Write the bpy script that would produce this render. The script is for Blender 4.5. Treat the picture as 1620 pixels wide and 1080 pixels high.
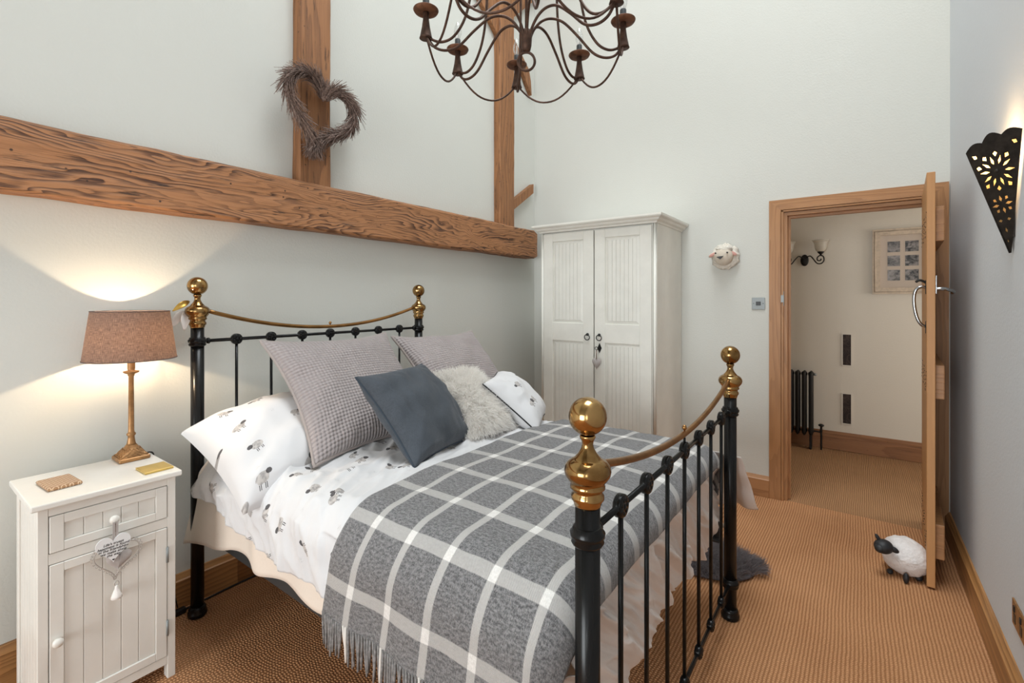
import bpy, bmesh, math, random
from mathutils import Vector, Matrix, noise
random.seed(7)
for o in list(bpy.data.objects): bpy.data.objects.remove(o)
scene = bpy.context.scene
C = scene.collection
PI = math.pi
# ------------------------------------------------------------------ camera
CAMZ = 1.40
cam = bpy.data.objects.new('camera', bpy.data.cameras.new('camera'))
C.objects.link(cam)
cam.location = (0, 0, CAMZ)
cam.rotation_euler = (PI/2, 0, math.atan2(547.3, 747.2))
cam.data.sensor_width = 36
cam.data.lens = 747.2/1620*36
cam.data.shift_y = -65.4/1620
cam.data.clip_start = 0.02
scene.camera = cam
# ------------------------------------------------------------------ world, daylight, added fill lamps, exposure
w = bpy.data.worlds.new('world'); scene.world = w; w.use_nodes = True
bg = w.node_tree.nodes['Background']
bg.inputs['Color'].default_value = (0.80, 0.90, 1.0, 1); bg.inputs['Strength'].default_value = 1.5
scene.view_settings.view_transform = 'Standard'
scene.view_settings.look = 'None'
scene.view_settings.gamma = 1
scene.view_settings.use_curve_mapping = False
scene.view_settings.exposure = 0.15

def area(name, loc, rot, sx, sy, power, col):
    l = bpy.data.lights.new(name, 'AREA'); l.shape = 'RECTANGLE'; l.size = sx; l.size_y = sy
    l.energy = power; l.color = col
    o = bpy.data.objects.new(name, l); o.location = loc; o.rotation_euler = rot; C.objects.link(o)
    return o
LW, RW, FW, BW, CEIL = -2.51, 0.44, 3.79, -3.6, 6.4      # wall planes
HW = 5.38                                                 # hall far wall
WIN = (-2.1, 0.1, 0.20, 2.25)                             # window in the back wall: x0 x1 z0 z1
WR = (-3.0, -1.0, 0.85, 2.20)                             # unseen window added in the right wall to brighten the left wall: y0 y1 z0 z1
SKY = (-1.6, 0.4, 0.3, 3.1)                             # rooflight in the ceiling: x0 x1 y0 y1
area('window_daylight', ((WIN[0]+WIN[1])/2, BW-0.30, (WIN[2]+WIN[3])/2), (PI/2, 0, 0), 2.1, 2.0, 150, (0.95, 0.985, 1.0))
area('side_fill_light', (RW+0.28, (WR[0]+WR[1])/2, (WR[2]+WR[3])/2), (0, PI/2, 0), 1.25, 1.85, 30, (0.95, 0.985, 1.0))  # added lamp behind the added side window, lifts the left wall
area('rooflight_daylight', ((SKY[0]+SKY[1])/2, (SKY[2]+SKY[3])/2, CEIL+0.28), (0, 0, 0), 1.9, 2.7, 215, (0.95, 0.985, 1.0))
area('hall_fill_light', (2.35, 4.66, 1.3), (0, PI/2, 0), 1.6, 0.9, 23, (1.0, 0.96, 0.90))  # added fill lamp standing inside the hall, no window built there

# ------------------------------------------------------------------ shader helpers
class S:                                # a socket with arithmetic
    def __init__(s, nt, sock): s.nt = nt; s.k = sock
    def m(s, op, b=None, c=None, clamp=False):
        n = s.nt.nodes.new('ShaderNodeMath'); n.operation = op; n.use_clamp = clamp
        for i, v in enumerate((s, b, c)):
            if v is None: continue
            if isinstance(v, S): s.nt.links.new(v.k, n.inputs[i])
            else: n.inputs[i].default_value = v
        return S(s.nt, n.outputs[0])
    def __add__(s, b): return s.m('ADD', b)
    __radd__ = __add__
    def __sub__(s, b): return s.m('SUBTRACT', b)
    def __rsub__(s, b): return (s*-1.0)+b
    def __mul__(s, b): return s.m('MULTIPLY', b)
    __rmul__ = __mul__
    def __truediv__(s, b): return s.m('DIVIDE', b)
    def sin(s): return s.m('SINE')
    def cos(s): return s.m('COSINE')
    def fl(s): return s.m('FLOOR')
    def fr(s): return s.m('FRACT')
    def ab(s): return s.m('ABSOLUTE')
    def sq(s): return s.m('SQRT')
    def pw(s, e): return s.m('POWER', e)
    def mn(s, b): return s.m('MINIMUM', b)
    def mx(s, b): return s.m('MAXIMUM', b)
    def lt(s, b): return s.m('LESS_THAN', b)
    def gt(s, b): return s.m('GREATER_THAN', b)
    def cl(s): return s.m('ADD', 0.0, clamp=True)
    def ss(s, a, b):                    # smoothstep from a to b (a>b falls)
        n = s.nt.nodes.new('ShaderNodeMapRange'); n.interpolation_type = 'SMOOTHSTEP'
        s.nt.links.new(s.k, n.inputs[0])
        lo, hi, t0, t1 = (a, b, 0, 1) if a < b else (b, a, 1, 0)
        n.inputs[1].default_value = lo; n.inputs[2].default_value = hi
        n.inputs[3].default_value = t0; n.inputs[4].default_value = t1
        return S(s.nt, n.outputs[0])
class M:
    def __init__(s, name, rough=0.5, metal=0.0, spec=None):
        s.mat = bpy.data.materials.new(name); s.mat.use_nodes = True
        s.nt = s.mat.node_tree; s.p = s.nt.nodes['Principled BSDF']
        s.p.inputs['Roughness'].default_value = rough; s.p.inputs['Metallic'].default_value = metal
        if spec is not None: s.p.inputs['Specular IOR Level'].default_value = spec
    def coord(s, kind='Object'):
        n = s.nt.nodes.new('ShaderNodeTexCoord'); return n.outputs[kind]
    def xyz(s, kind='Object', vec=None):
        n = s.nt.nodes.new('ShaderNodeSeparateXYZ'); s.nt.links.new(vec or s.coord(kind), n.inputs[0])
        return [S(s.nt, n.outputs[i]) for i in range(3)]
    def vec(s, x, y, z=0.0):
        n = s.nt.nodes.new('ShaderNodeCombineXYZ')
        for i, v in enumerate((x, y, z)):
            if isinstance(v, S): s.nt.links.new(v.k, n.inputs[i])
            else: n.inputs[i].default_value = v
        return n.outputs[0]
    def noise(s, vec, scale=5, detail=2, rough=0.5, dist=0.0):
        n = s.nt.nodes.new('ShaderNodeTexNoise'); s.nt.links.new(vec, n.inputs['Vector'])
        n.inputs['Scale'].default_value = scale; n.inputs['Detail'].default_value = detail
        n.inputs['Roughness'].default_value = rough; n.inputs['Distortion'].default_value = dist
        return S(s.nt, n.outputs[0])
    def rnd(s, vec):
        n = s.nt.nodes.new('ShaderNodeTexWhiteNoise'); n.noise_dimensions = '3D'; s.nt.links.new(vec, n.inputs['Vector'])
        return S(s.nt, n.outputs['Value'])
    def voro(s, vec, scale, feat='F1'):
        n = s.nt.nodes.new('ShaderNodeTexVoronoi'); n.feature = feat; s.nt.links.new(vec, n.inputs['Vector'])
        n.inputs['Scale'].default_value = scale
        return S(s.nt, n.outputs['Distance'])
    def mix(s, f, a, b):
        n = s.nt.nodes.new('ShaderNodeMix'); n.data_type = 'RGBA'
        if isinstance(f, S): s.nt.links.new(f.k, n.inputs[0])
        else: n.inputs[0].default_value = f
        for i, v in ((6, a), (7, b)):
            if isinstance(v, tuple): n.inputs[i].default_value = (*v, 1)
            else: s.nt.links.new(v, n.inputs[i])
        return n.outputs[2]
    def color(s, c):
        if isinstance(c, tuple): s.p.inputs['Base Color'].default_value = (*c, 1)
        else: s.nt.links.new(c, s.p.inputs['Base Color'])
        return s
    def bump(s, h, dist=0.002, strength=1.0):
        n = s.nt.nodes.new('ShaderNodeBump'); n.inputs['Distance'].default_value = dist; n.inputs['Strength'].default_value = strength
        s.nt.links.new(h.k, n.inputs['Height']); s.nt.links.new(n.outputs[0], s.p.inputs['Normal'])
        return s
def plain(name, col, rough=0.5, metal=0.0, var=0.0, vscale=20, bump=0.0, bscale=60, spec=None):
    m = M(name, rough, metal, spec)
    if var:
        n = m.noise(m.coord(), vscale, 4, 0.6)
        m.color(m.mix(n.ss(0.3, 0.7), tuple(c*(1-var) for c in col), tuple(min(1, c*(1+var)) for c in col)))
    else: m.color(col)
    if bump: m.bump(m.noise(m.coord(), bscale, 3), bump)
    return m.mat
def wood(name, light, dark, axis=0, ring=55, contrast=1.0, rough=0.55, off=(0.0, 0.31, 0.12), warp=0.05, fib=1.0, bump=0.0008, mark=0.0, stretch=0.10, patch=False):
    m = M(name, rough); x, y, z = m.xyz()
    a = [x, y, z]; L = a.pop(axis); b, c = a
    ls = L*stretch
    v = m.vec(ls, b, c)
    n1 = m.noise(v, 5.0, 3, 0.55, 0.4); n2 = m.noise(v, 16, 3, 0.5)
    d = ((b+off[1])*(b+off[1])+(c+off[2])*(c+off[2])).sq()
    r = ((d+n1*warp*3.0+n2*warp*0.35)*ring).fr()
    rings = r.ss(0.15, 0.95)*r.ss(1.0, 0.93)
    if patch: rings = rings*(m.noise(m.vec(L*0.9, b*2.5, c*4.5), 2.2, 3, 0.6).ss(0.36, 0.60)*0.65+0.35)
    fb = m.noise(m.vec(L*1.2, b*60.0, c*60.0), 4.0, 3, 0.6)
    big = m.noise(v, 3.0, 2)
    f = (rings*0.75*contrast+(fb-0.5)*0.9*fib+(big-0.5)*0.5).cl()
    colr = m.mix(f, light, dark)
    if mark:
        k = m.noise(m.vec(L*1.3, b*13.0, c*13.0), 4.0, 4, 0.65).ss(0.57, 0.70)
        k2 = m.voro(m.vec(L, b, c), 17).ss(0.10, 0.05)
        colr = m.mix((k.mx(k2)*mark).cl(), colr, tuple(q*0.25 for q in dark))
    m.color(colr)
    if bump: m.bump(fb*0.6-rings*0.6, bump)
    return m.mat

# ------------------------------------------------------------------ materials
def paint(name, col, b=0.0008):
    m = M(name, 0.85, 0, 0.25); n = m.noise(m.coord(), 0.9, 3); n2 = m.noise(m.coord(), 90, 3)
    m.color(m.mix(n.ss(0.3, 0.7), tuple(c*0.985 for c in col), col)); m.bump(n2, b)
    return m.mat
MAT = {}
MAT['wall'] = paint('cream_wall_paint', (0.635, 0.635, 0.588))
MAT['wall_r'] = paint('wall_paint_cool_light', (0.64, 0.665, 0.69))  # wall paint with the cool daylight put into its colour
MAT['ceil'] = paint('ceiling_paint', (0.82, 0.81, 0.78))
MAT['hallwall'] = paint('hall_wall_paint', (0.70, 0.65, 0.57))
MAT['beam'] = wood('old_pine_beam', (0.40, 0.180, 0.074), (0.060, 0.021, 0.009), 1, 62, 1.25, 0.62, (0, 0.16, -0.06), 0.095, 1.5, 0.003, 0.9, 0.24, True)
MAT['beamv'] = wood('old_pine_post', (0.34, 0.150, 0.058), (0.10, 0.037, 0.014), 2, 30, 0.55, 0.65, (0, 0.2, 0.13), 0.07, 1.0, 0.003, 0.7, 0.12)
MAT['oak'] = wood('oak', (0.42, 0.205, 0.083), (0.21, 0.088, 0.032), 2, 34, 0.5, 0.45, (0, .33, .2), 0.12, 0.8)
MAT['oakx'] = wood('oak_cross', (0.42, 0.205, 0.083), (0.21, 0.088, 0.032), 0, 34, 0.5, 0.45, (0, .33, .2), 0.12, 0.8)
MAT['oaky'] = wood('oak_long', (0.42, 0.205, 0.072), (0.19, 0.082, 0.027), 1, 60, 0.85, 0.42, (0, .21, .2), 0.05, 0.8)
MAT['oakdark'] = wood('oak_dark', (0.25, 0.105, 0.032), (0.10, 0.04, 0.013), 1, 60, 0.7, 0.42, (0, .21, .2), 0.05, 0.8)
MAT['oakedge'] = wood('oak_door_edge', (0.50, 0.25, 0.095), (0.36, 0.165, 0.058), 2, 30, 0.3, 0.5, (0, .3, .3), 0.05, 0.7)
MAT['pine'] = wood('pine_skirting', (0.30, 0.135, 0.055), (0.15, 0.06, 0.022), 0, 50, 0.6, 0.5, (0, .2, .1), 0.06, 0.8, 0.0008, 0.3)
def carpet(name, c0, c1, px=0.0135, py=0.0110, dist=0.005):
    m = M(name, 0.95, 0, 0.1); x, y, z = m.xyz()
    wob = m.noise(m.vec(x*0.6, y*1.2, 0.0), 2, 2)
    wob2 = m.noise(m.vec(x, y, 0.0), 45, 2)
    u = (x+(wob-0.5)*0.02+(wob2-0.5)*0.005)/px
    ro = u.fl(); ph = m.rnd(m.vec(ro, 3.0, 1.0))
    rib = ((u*(2*PI)).cos()*-0.5+0.5)
    kn = (((y+(wob2-0.5)*0.005)/py+ph)*(2*PI)).sin()*0.5+0.5
    h = rib.pw(0.7)*(kn*0.65+0.35)
    f = m.noise(m.coord(), 260, 2)
    big = m.noise(m.coord(), 2.5, 3)
    cc = m.mix((h*0.85+0.06+(f-0.5)*0.8+(big-0.5)*0.4).cl(), c1, c0)
    m.color(cc); m.bump(h+f*0.25, dist)
    return m.mat
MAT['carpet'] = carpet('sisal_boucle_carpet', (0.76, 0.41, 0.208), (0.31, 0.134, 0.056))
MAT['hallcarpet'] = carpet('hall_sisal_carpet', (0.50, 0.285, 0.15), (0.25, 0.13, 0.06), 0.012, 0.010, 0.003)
MAT['white'] = plain('white_satin_paint', (0.76, 0.735, 0.68), 0.38, 0, 0.03, 6)
MAT['cream'] = plain('cream_wardrobe_paint', (0.78, 0.765, 0.70), 0.45, 0, 0.03, 8, 0.0004, 80)
MAT['creamside'] = plain('cream_wardrobe_side', (0.66, 0.60, 0.50), 0.45, 0, 0.03, 8)
def brass():
    m = M('aged_brass', 0.16, 1.0); n = m.noise(m.coord(), 9, 5, 0.6)
    m.color(m.mix(n.ss(0.35, 0.7), (0.46, 0.285, 0.115), (0.21, 0.112, 0.038)))
    r = m.noise(m.coord(), 25, 4).ss(0.3, 0.8)*0.16+0.10
    m.nt.links.new(r.k, m.p.inputs['Roughness'])
    return m.mat
MAT['brass'] = brass()
MAT['brassrail'] = plain('dull_brass_tube', (0.30, 0.155, 0.055), 0.32, 1.0, 0.25, 14)
MAT['iron'] = plain('black_enamel_iron', (0.007, 0.007, 0.007), 0.24, 0.0, 0, spec=0.25)
MAT['railgrey'] = plain('dark_grey_steel', (0.03, 0.03, 0.03), 0.5, 0.0)
MAT['rust'] = plain('rusty_brown_iron', (0.085, 0.045, 0.03), 0.55, 0.6, 0.35, 40, 0.0006, 120)
MAT['rustdisc'] = plain('rusty_disc', (0.14, 0.058, 0.028), 0.6, 0.4, 0.35, 40)
MAT['blackplastic'] = plain('dark_grey_sleeve', (0.03, 0.035, 0.038), 0.5)
MAT['blackiron'] = plain('black_wrought_iron', (0.012, 0.011, 0.010), 0.45, 0.4)
MAT['chrome'] = plain('polished_chrome', (0.40, 0.41, 0.42), 0.16, 1.0)
MAT['steel'] = plain('brushed_steel', (0.26, 0.28, 0.28), 0.45, 0.3)
MAT['plugblack'] = plain('black_plastic', (0.01, 0.01, 0.01), 0.4)
MAT['bronze'] = plain('gilded_bronze_resin', (0.36, 0.185, 0.07), 0.42, 0.45, 0.25, 30, 0.0006, 90)
MAT['gold'] = plain('gold_card', (0.62, 0.43, 0.12), 0.35, 0.5, 0.05, 30)
MAT['goldleaf'] = plain('gold_leaf', (0.55, 0.33, 0.07), 0.35, 0.7, 0.2, 30)
MAT['mattress'] = plain('mattress_ticking', (0.75, 0.70, 0.64), 0.9)
MAT['petal'] = plain('white_fabric_petal', (0.82, 0.78, 0.74), 0.8)
MAT['ink'] = plain('black_ink', (0.01, 0.01, 0.01), 0.8)
MAT['rubberblack'] = plain('black_matt_ceramic', (0.014, 0.015, 0.017), 0.55)
MAT['blue'] = None
def fabric(name, col, weave=900, var=0.08, bumpd=0.0006, rough=0.9):
    m = M(name, rough, 0, 0.15); u, v, _ = m.xyz('UV')
    n = m.noise(m.vec(u*weave, v*weave*0.12, 0.0), 1.0, 2); n2 = m.noise(m.vec(u*weave*0.12, v*weave, 0.0), 1.0, 2)
    big = m.noise(m.coord(), 14, 3)
    f = (n+n2)*0.5+(big-0.5)*0.4
    m.color(m.mix(f.ss(0.3, 0.7), tuple(c*(1-var) for c in col), tuple(c*(1+var) for c in col))); m.bump(n+n2, bumpd)
    m.p.inputs['Sheen Weight'].default_value = 0.15
    return m.mat
MAT['blue'] = fabric('slate_blue_linen', (0.070, 0.080, 0.094), 700, 0.16)
MAT['bluepipe'] = fabric('slate_blue_piping', (0.045, 0.058, 0.075), 700, 0.1)
def knitmat():
    m = M('grey_seersucker_knit', 0.92, 0, 0.12); u, v, _ = m.xyz('UV'); wv = m.noise(m.vec(u, v, 0.0), 9, 2)-0.5
    uu = u+wv*0.012; vv = v+wv*0.010
    h = ((uu+vv)*(2*PI/0.031)).sin()*((uu-vv)*(2*PI/0.031)).sin()
    f = m.noise(m.vec(u, v, 0.0), 500, 2)
    m.color(m.mix((h*0.35+0.5+(f-0.5)*0.5).cl(), (0.33, 0.288, 0.283), (0.42, 0.372, 0.362))); m.bump(h+f*0.3, 0.0032)
    m.p.inputs['Sheen Weight'].default_value = 0.15
    return m.mat
MAT['knit'] = knitmat()
MAT['knitpipe'] = fabric('grey_knit_flange', (0.36, 0.31, 0.29), 500, 0.07)
MAT['sheet'] = fabric('cream_cotton_sheet', (0.80, 0.70, 0.60), 900, 0.03, 0.0002)
MAT['ruched'] = fabric('white_gathered_cotton', (0.83, 0.76, 0.71), 900, 0.03, 0.0002)
def furmat(name, col, tr_):
    m = M(name, 0.8, 0, 0.1); n = m.noise(m.coord(), 30, 3); m.color(m.mix(n.ss(0.3, 0.7), tuple(c*0.92 for c in col), col))
    t = m.nt.nodes.new('ShaderNodeBsdfTranslucent'); t.inputs[0].default_value = (*col, 1)
    mx = m.nt.nodes.new('ShaderNodeMixShader'); mx.inputs[0].default_value = tr_
    m.nt.links.new(m.p.outputs[0], mx.inputs[1]); m.nt.links.new(t.outputs[0], mx.inputs[2]); m.nt.links.new(mx.outputs[0], m.nt.nodes['Material Output'].inputs[0])
    return m.mat
MAT['furwhite'] = furmat('ivory_fur', (0.97, 0.95, 0.92), 0.6)
MAT['furbase'] = plain('ivory_hide', (0.90, 0.86, 0.82), 0.95)
MAT['furgrey'] = furmat('charcoal_fur', (0.24, 0.215, 0.22), 0.35)
MAT['furgreyb'] = plain('charcoal_hide', (0.09, 0.08, 0.085), 0.95)
MAT['heartgrey'] = plain('grey_felt', (0.42, 0.38, 0.36), 0.95, 0, 0.06, 80)
MAT['heartwhite'] = plain('white_enamel_plaque', (0.80, 0.80, 0.80), 0.4)
MAT['wire'] = plain('grey_white_wire', (0.50, 0.46, 0.42), 0.5, 0.2)
MAT['twig'] = plain('dry_brown_twig', (0.21, 0.145, 0.118), 0.9, 0, 0.5, 90)
MAT['ceramic'] = plain('rough_white_ceramic', (0.74, 0.70, 0.68), 0.75, 0, 0.04, 40, 0.006, 75)
MAT['felt'] = plain('oatmeal_felt', (0.62, 0.545, 0.45), 0.95, 0, 0.05, 60, 0.001, 150)
MAT['feltlight'] = plain('cream_boucle_felt', (0.70, 0.65, 0.57), 0.95, 0, 0.06, 60, 0.004, 140)
MAT['pink'] = plain('pink_felt', (0.60, 0.33, 0.28), 0.95)
MAT['frame'] = plain('limed_wood_frame', (0.56, 0.455, 0.35), 0.6, 0, 0.12, 40, 0.001, 90)
MAT['mountcard'] = plain('cream_mount_card', (0.60, 0.50, 0.42), 0.8)
def sheepprint():
    m = M('sheep_print_cotton', 0.85, 0, 0.15); u, v, _ = m.xyz('UV')
    base = (0.68, 0.675, 0.68)
    def layer(cell, oy, prob, seed, half):
        U = u/cell+seed*3.7; V = v/cell+oy
        cu, cv = U.fl(), V.fl()
        r = lambda k: m.rnd(m.vec(cu, cv, seed+k))
        lx = (U.fr()-0.5-(r(1.1)-0.5)*0.45)*cell; ly = (V.fr()-0.5-(r(2.1)-0.5)*0.45)*cell
        an = (r(3.1)-0.5)*1.3+PI/2          # heads towards the foot of the bed
        ca, sa = an.cos(), an.sin()
        X = (lx*ca+ly*sa)/half; Y = (ly*ca-lx*sa)/half
        fl = r(4.1).gt(0.5)*2.0-1.0
        X = X*fl
        wob = m.noise(m.vec(u, v, 0.0), 130, 2)-0.5
        on = r(5.1).lt(prob)
        body = ((X*X)+(Y/0.66)*(Y/0.66)+wob*0.6).ss(1.0, 0.78)*on
        hx, hy = X+0.98, Y-0.38
        head = ((hx/0.46)*(hx/0.46)+(hy/0.36)*(hy/0.36)+wob*0.5).ss(1.0, 0.75)
        leg = None
        for lxp in (-0.45, -0.22, 0.38, 0.60):
            q = ((X-lxp-Y*0.1).ab()-0.055).lt(0.0)*(Y+0.82).ab().lt(0.24)
            leg = q if leg is None else leg.mx(q)
        return body, (head.mx(leg)*on), wob, X, Y
    b1, d1, wob, X, Y = layer(0.140, 0.0, 0.74, 1.0, 0.0245)
    b2, d2, wob2, _, _ = layer(0.24, 0.37, 0.55, 5.0, 0.020)
    # faint tufts of grass
    U = u/0.17+0.3; V = v/0.17+0.6; cu, cv = U.fl(), V.fl()
    gx = (U.fr()-0.5-(m.rnd(m.vec(cu, cv, 9.0))-0.5)*0.5)*0.17; gy = (V.fr()-0.5-(m.rnd(m.vec(cu, cv, 10.0))-0.5)*0.5)*0.17
    g = ((gx*gx+gy*gy).sq()).ss(0.013, 0.004)*m.noise(m.vec(u*1.0, v*0.3, 0.0), 420, 1).ss(0.5, 0.6)*0.35
    body = b1.mx(b2); dark = d1.mx(d2)
    grey = m.mix(m.noise(m.vec(u, v, 0.0), 70, 2).ss(0.35, 0.65), (0.26, 0.24, 0.23), (0.52, 0.48, 0.45))
    c = m.mix(g, base, (0.35, 0.35, 0.36))
    c = m.mix(body*0.85, c, grey)
    c = m.mix(dark*0.92, c, (0.055, 0.05, 0.052))
    m.color(c); n = m.noise(m.vec(u*800.0, v*800.0, 0.0), 1.0, 2); m.bump(n, 0.0002)
    return m.mat
MAT['sheepprint'] = sheepprint()
def plaid():
    m = M('grey_check_wool', 0.95, 0, 0.1); u, v, _ = m.xyz('UV')
    wv = m.noise(m.vec(u, v, 0.0), 8, 2)-0.5
    pu = ((u+wv*0.004)/0.148+0.5).fr(); pv = ((v+wv*0.004)/0.188+0.5).fr()
    su = (pu-0.5).ab().ss(0.092, 0.072); sv = (pv-0.5).ab().ss(0.105, 0.088)
    tw = (((u+v)*(2*PI/0.0052)).sin()*0.5+0.5)
    f1 = m.noise(m.vec(u*1.0, v*0.45, 0.0), 330, 3, 0.7); f2 = m.noise(m.vec(u*0.45, v*1.0, 3.0), 150, 3, 0.7)
    mott = ((f1+f2)*0.5)
    g = m.mix(mott.ss(0.38, 0.62), (0.080, 0.079, 0.082), (0.265, 0.26, 0.262))
    lightg = m.mix((tw*0.6+mott*0.5-0.1).cl(), (0.30, 0.29, 0.28), (0.62, 0.60, 0.575))
    white = m.mix(mott.ss(0.3, 0.7), (0.66, 0.64, 0.61), (0.82, 0.80, 0.77))
    st = su.mx(sv*0.9)
    c = m.mix(st, g, lightg); c = m.mix(su*sv, c, white)
    m.color(c); m.bump(mott+tw*0.25, 0.0022)
    m.p.inputs['Sheen Weight'].default_value = 0.3
    return m.mat
MAT['plaid'] = plaid()
MAT['tassel'] = plain('grey_wool_fringe', (0.21, 0.20, 0.195), 0.95, 0, 0.35, 90)
MAT['tasselw'] = plain('white_wool_fringe', (0.72, 0.68, 0.63), 0.95)
def shade():
    m = M('brown_linen_shade', 0.9); u, v, _ = m.xyz('UV')
    n = m.noise(m.vec(u*40.0, v*700.0, 0.0), 1.0, 3); n2 = m.noise(m.vec(u*500.0, v*60.0, 0.0), 1.0, 3)
    f = ((n+n2)*0.5).ss(0.35, 0.65)
    col = m.mix(f, (0.080, 0.060, 0.056), (0.185, 0.142, 0.130))
    m.color(col)
    tr = m.nt.nodes.new('ShaderNodeBsdfTranslucent'); mx = m.nt.nodes.new('ShaderNodeMixShader')
    tc = m.mix(f, (0.05, 0.025, 0.012), (0.24, 0.135, 0.075)); m.nt.links.new(tc, tr.inputs['Color'])
    mx.inputs[0].default_value = 0.17
    out = m.nt.nodes['Material Output']
    m.nt.links.new(m.p.outputs[0], mx.inputs[1]); m.nt.links.new(tr.outputs[0], mx.inputs[2]); m.nt.links.new(mx.outputs[0], out.inputs[0])
    return m.mat
MAT['shade'] = shade()
def mixglass(name, col, fac, rough=0.02):
    m = M(name, rough); m.color(col); tr = m.nt.nodes.new('ShaderNodeBsdfTransparent'); tr.inputs[0].default_value = (*[min(1, c*0.2+0.8) for c in col], 1)
    g = m.nt.nodes.new('ShaderNodeBsdfGlossy'); g.inputs['Roughness'].default_value = rough
    lw = m.nt.nodes.new('ShaderNodeLayerWeight'); lw.inputs[0].default_value = fac
    mx = m.nt.nodes.new('ShaderNodeMixShader')
    m.nt.links.new(lw.outputs['Facing'], mx.inputs[0]); m.nt.links.new(tr.outputs[0], mx.inputs[1]); m.nt.links.new(g.outputs[0], mx.inputs[2])
    m.nt.links.new(mx.outputs[0], m.nt.nodes['Material Output'].inputs[0])
    return m.mat
MAT['glazing'] = mixglass('picture_glass', (0.95, 0.96, 0.96), 0.06)
MAT['glass'] = mixglass('clear_glass', (0.95, 0.97, 0.97), 0.35)
def frosted():
    m = M('etched_glass', 0.3); tr = m.nt.nodes.new('ShaderNodeBsdfTransparent'); tr.inputs[0].default_value = (0.95, 0.92, 0.86, 1)
    m.color((0.75, 0.72, 0.66)); mx = m.nt.nodes.new('ShaderNodeMixShader'); mx.inputs[0].default_value = 0.42
    m.nt.links.new(tr.outputs[0], mx.inputs[1]); m.nt.links.new(m.p.outputs[0], mx.inputs[2]); m.nt.links.new(mx.outputs[0], m.nt.nodes['Material Output'].inputs[0])
    return m.mat
MAT['frosted'] = frosted()
def liner():
    m = M('amber_paper_liner', 0.8); m.color((0.8, 0.55, 0.25)); tr = m.nt.nodes.new('ShaderNodeBsdfTranslucent'); tr.inputs[0].default_value = (0.95, 0.62, 0.25, 1)
    mx = m.nt.nodes.new('ShaderNodeMixShader'); mx.inputs[0].default_value = 0.7
    m.nt.links.new(m.p.outputs[0], mx.inputs[1]); m.nt.links.new(tr.outputs[0], mx.inputs[2]); m.nt.links.new(mx.outputs[0], m.nt.nodes['Material Output'].inputs[0])
    return m.mat
MAT['liner'] = liner()
def emis(name, col, s):
    m = M(name); m.p.inputs['Emission Color'].default_value = (*col, 1); m.p.inputs['Emission Strength'].default_value = s; m.color(col)
    return m.mat
MAT['bulb'] = emis('lit_warm_bulb', (1.0, 0.72, 0.40), 12)
MAT['metaldark'] = plain('pierced_dark_tin', (0.030, 0.024, 0.020), 0.5, 0.6, 0.4, 30, 0.0005, 100)
def photo(i):
    m = M('monochrome_photo_print', 0.35); n = m.noise(m.coord(), 15+i*3, 3, 0.5, 0.8); n2 = m.noise(m.vec(*[k+i*3.3 for k in m.xyz()]), 60, 2)
    m.color(m.mix((n*0.8+n2*0.35).ss(0.42, 0.72), (0.012, 0.011, 0.012), (0.30, 0.27, 0.26)))
    return m.mat
def snakeskin():
    m = M('tan_diamond_leather', 0.45); x, y, z = m.xyz()
    a = ((x*1.0+y*1.0)/0.020).fr(); b = ((x-y)/0.020).fr()
    l = (a-0.5).ab().gt(0.42).mx((b-0.5).ab().gt(0.42))
    n = m.noise(m.coord(), 160, 2)
    m.color(m.mix(l, m.mix(n, (0.26, 0.13, 0.06), (0.40, 0.22, 0.11)), (0.72, 0.55, 0.38))); m.bump(l*-1.0+n*0.3, 0.0006)
    return m.mat
MAT['snake'] = snakeskin()
def niche():
    m = M('dark_slate_tile', 0.6, 0, 0.2); n = m.noise(m.coord(), 14, 4, 0.6, 1.5); m.color(m.mix(n.ss(0.4, 0.75), (0.03, 0.022, 0.02), (0.10, 0.07, 0.06))); return m.mat
MAT['niche'] = niche()

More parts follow.
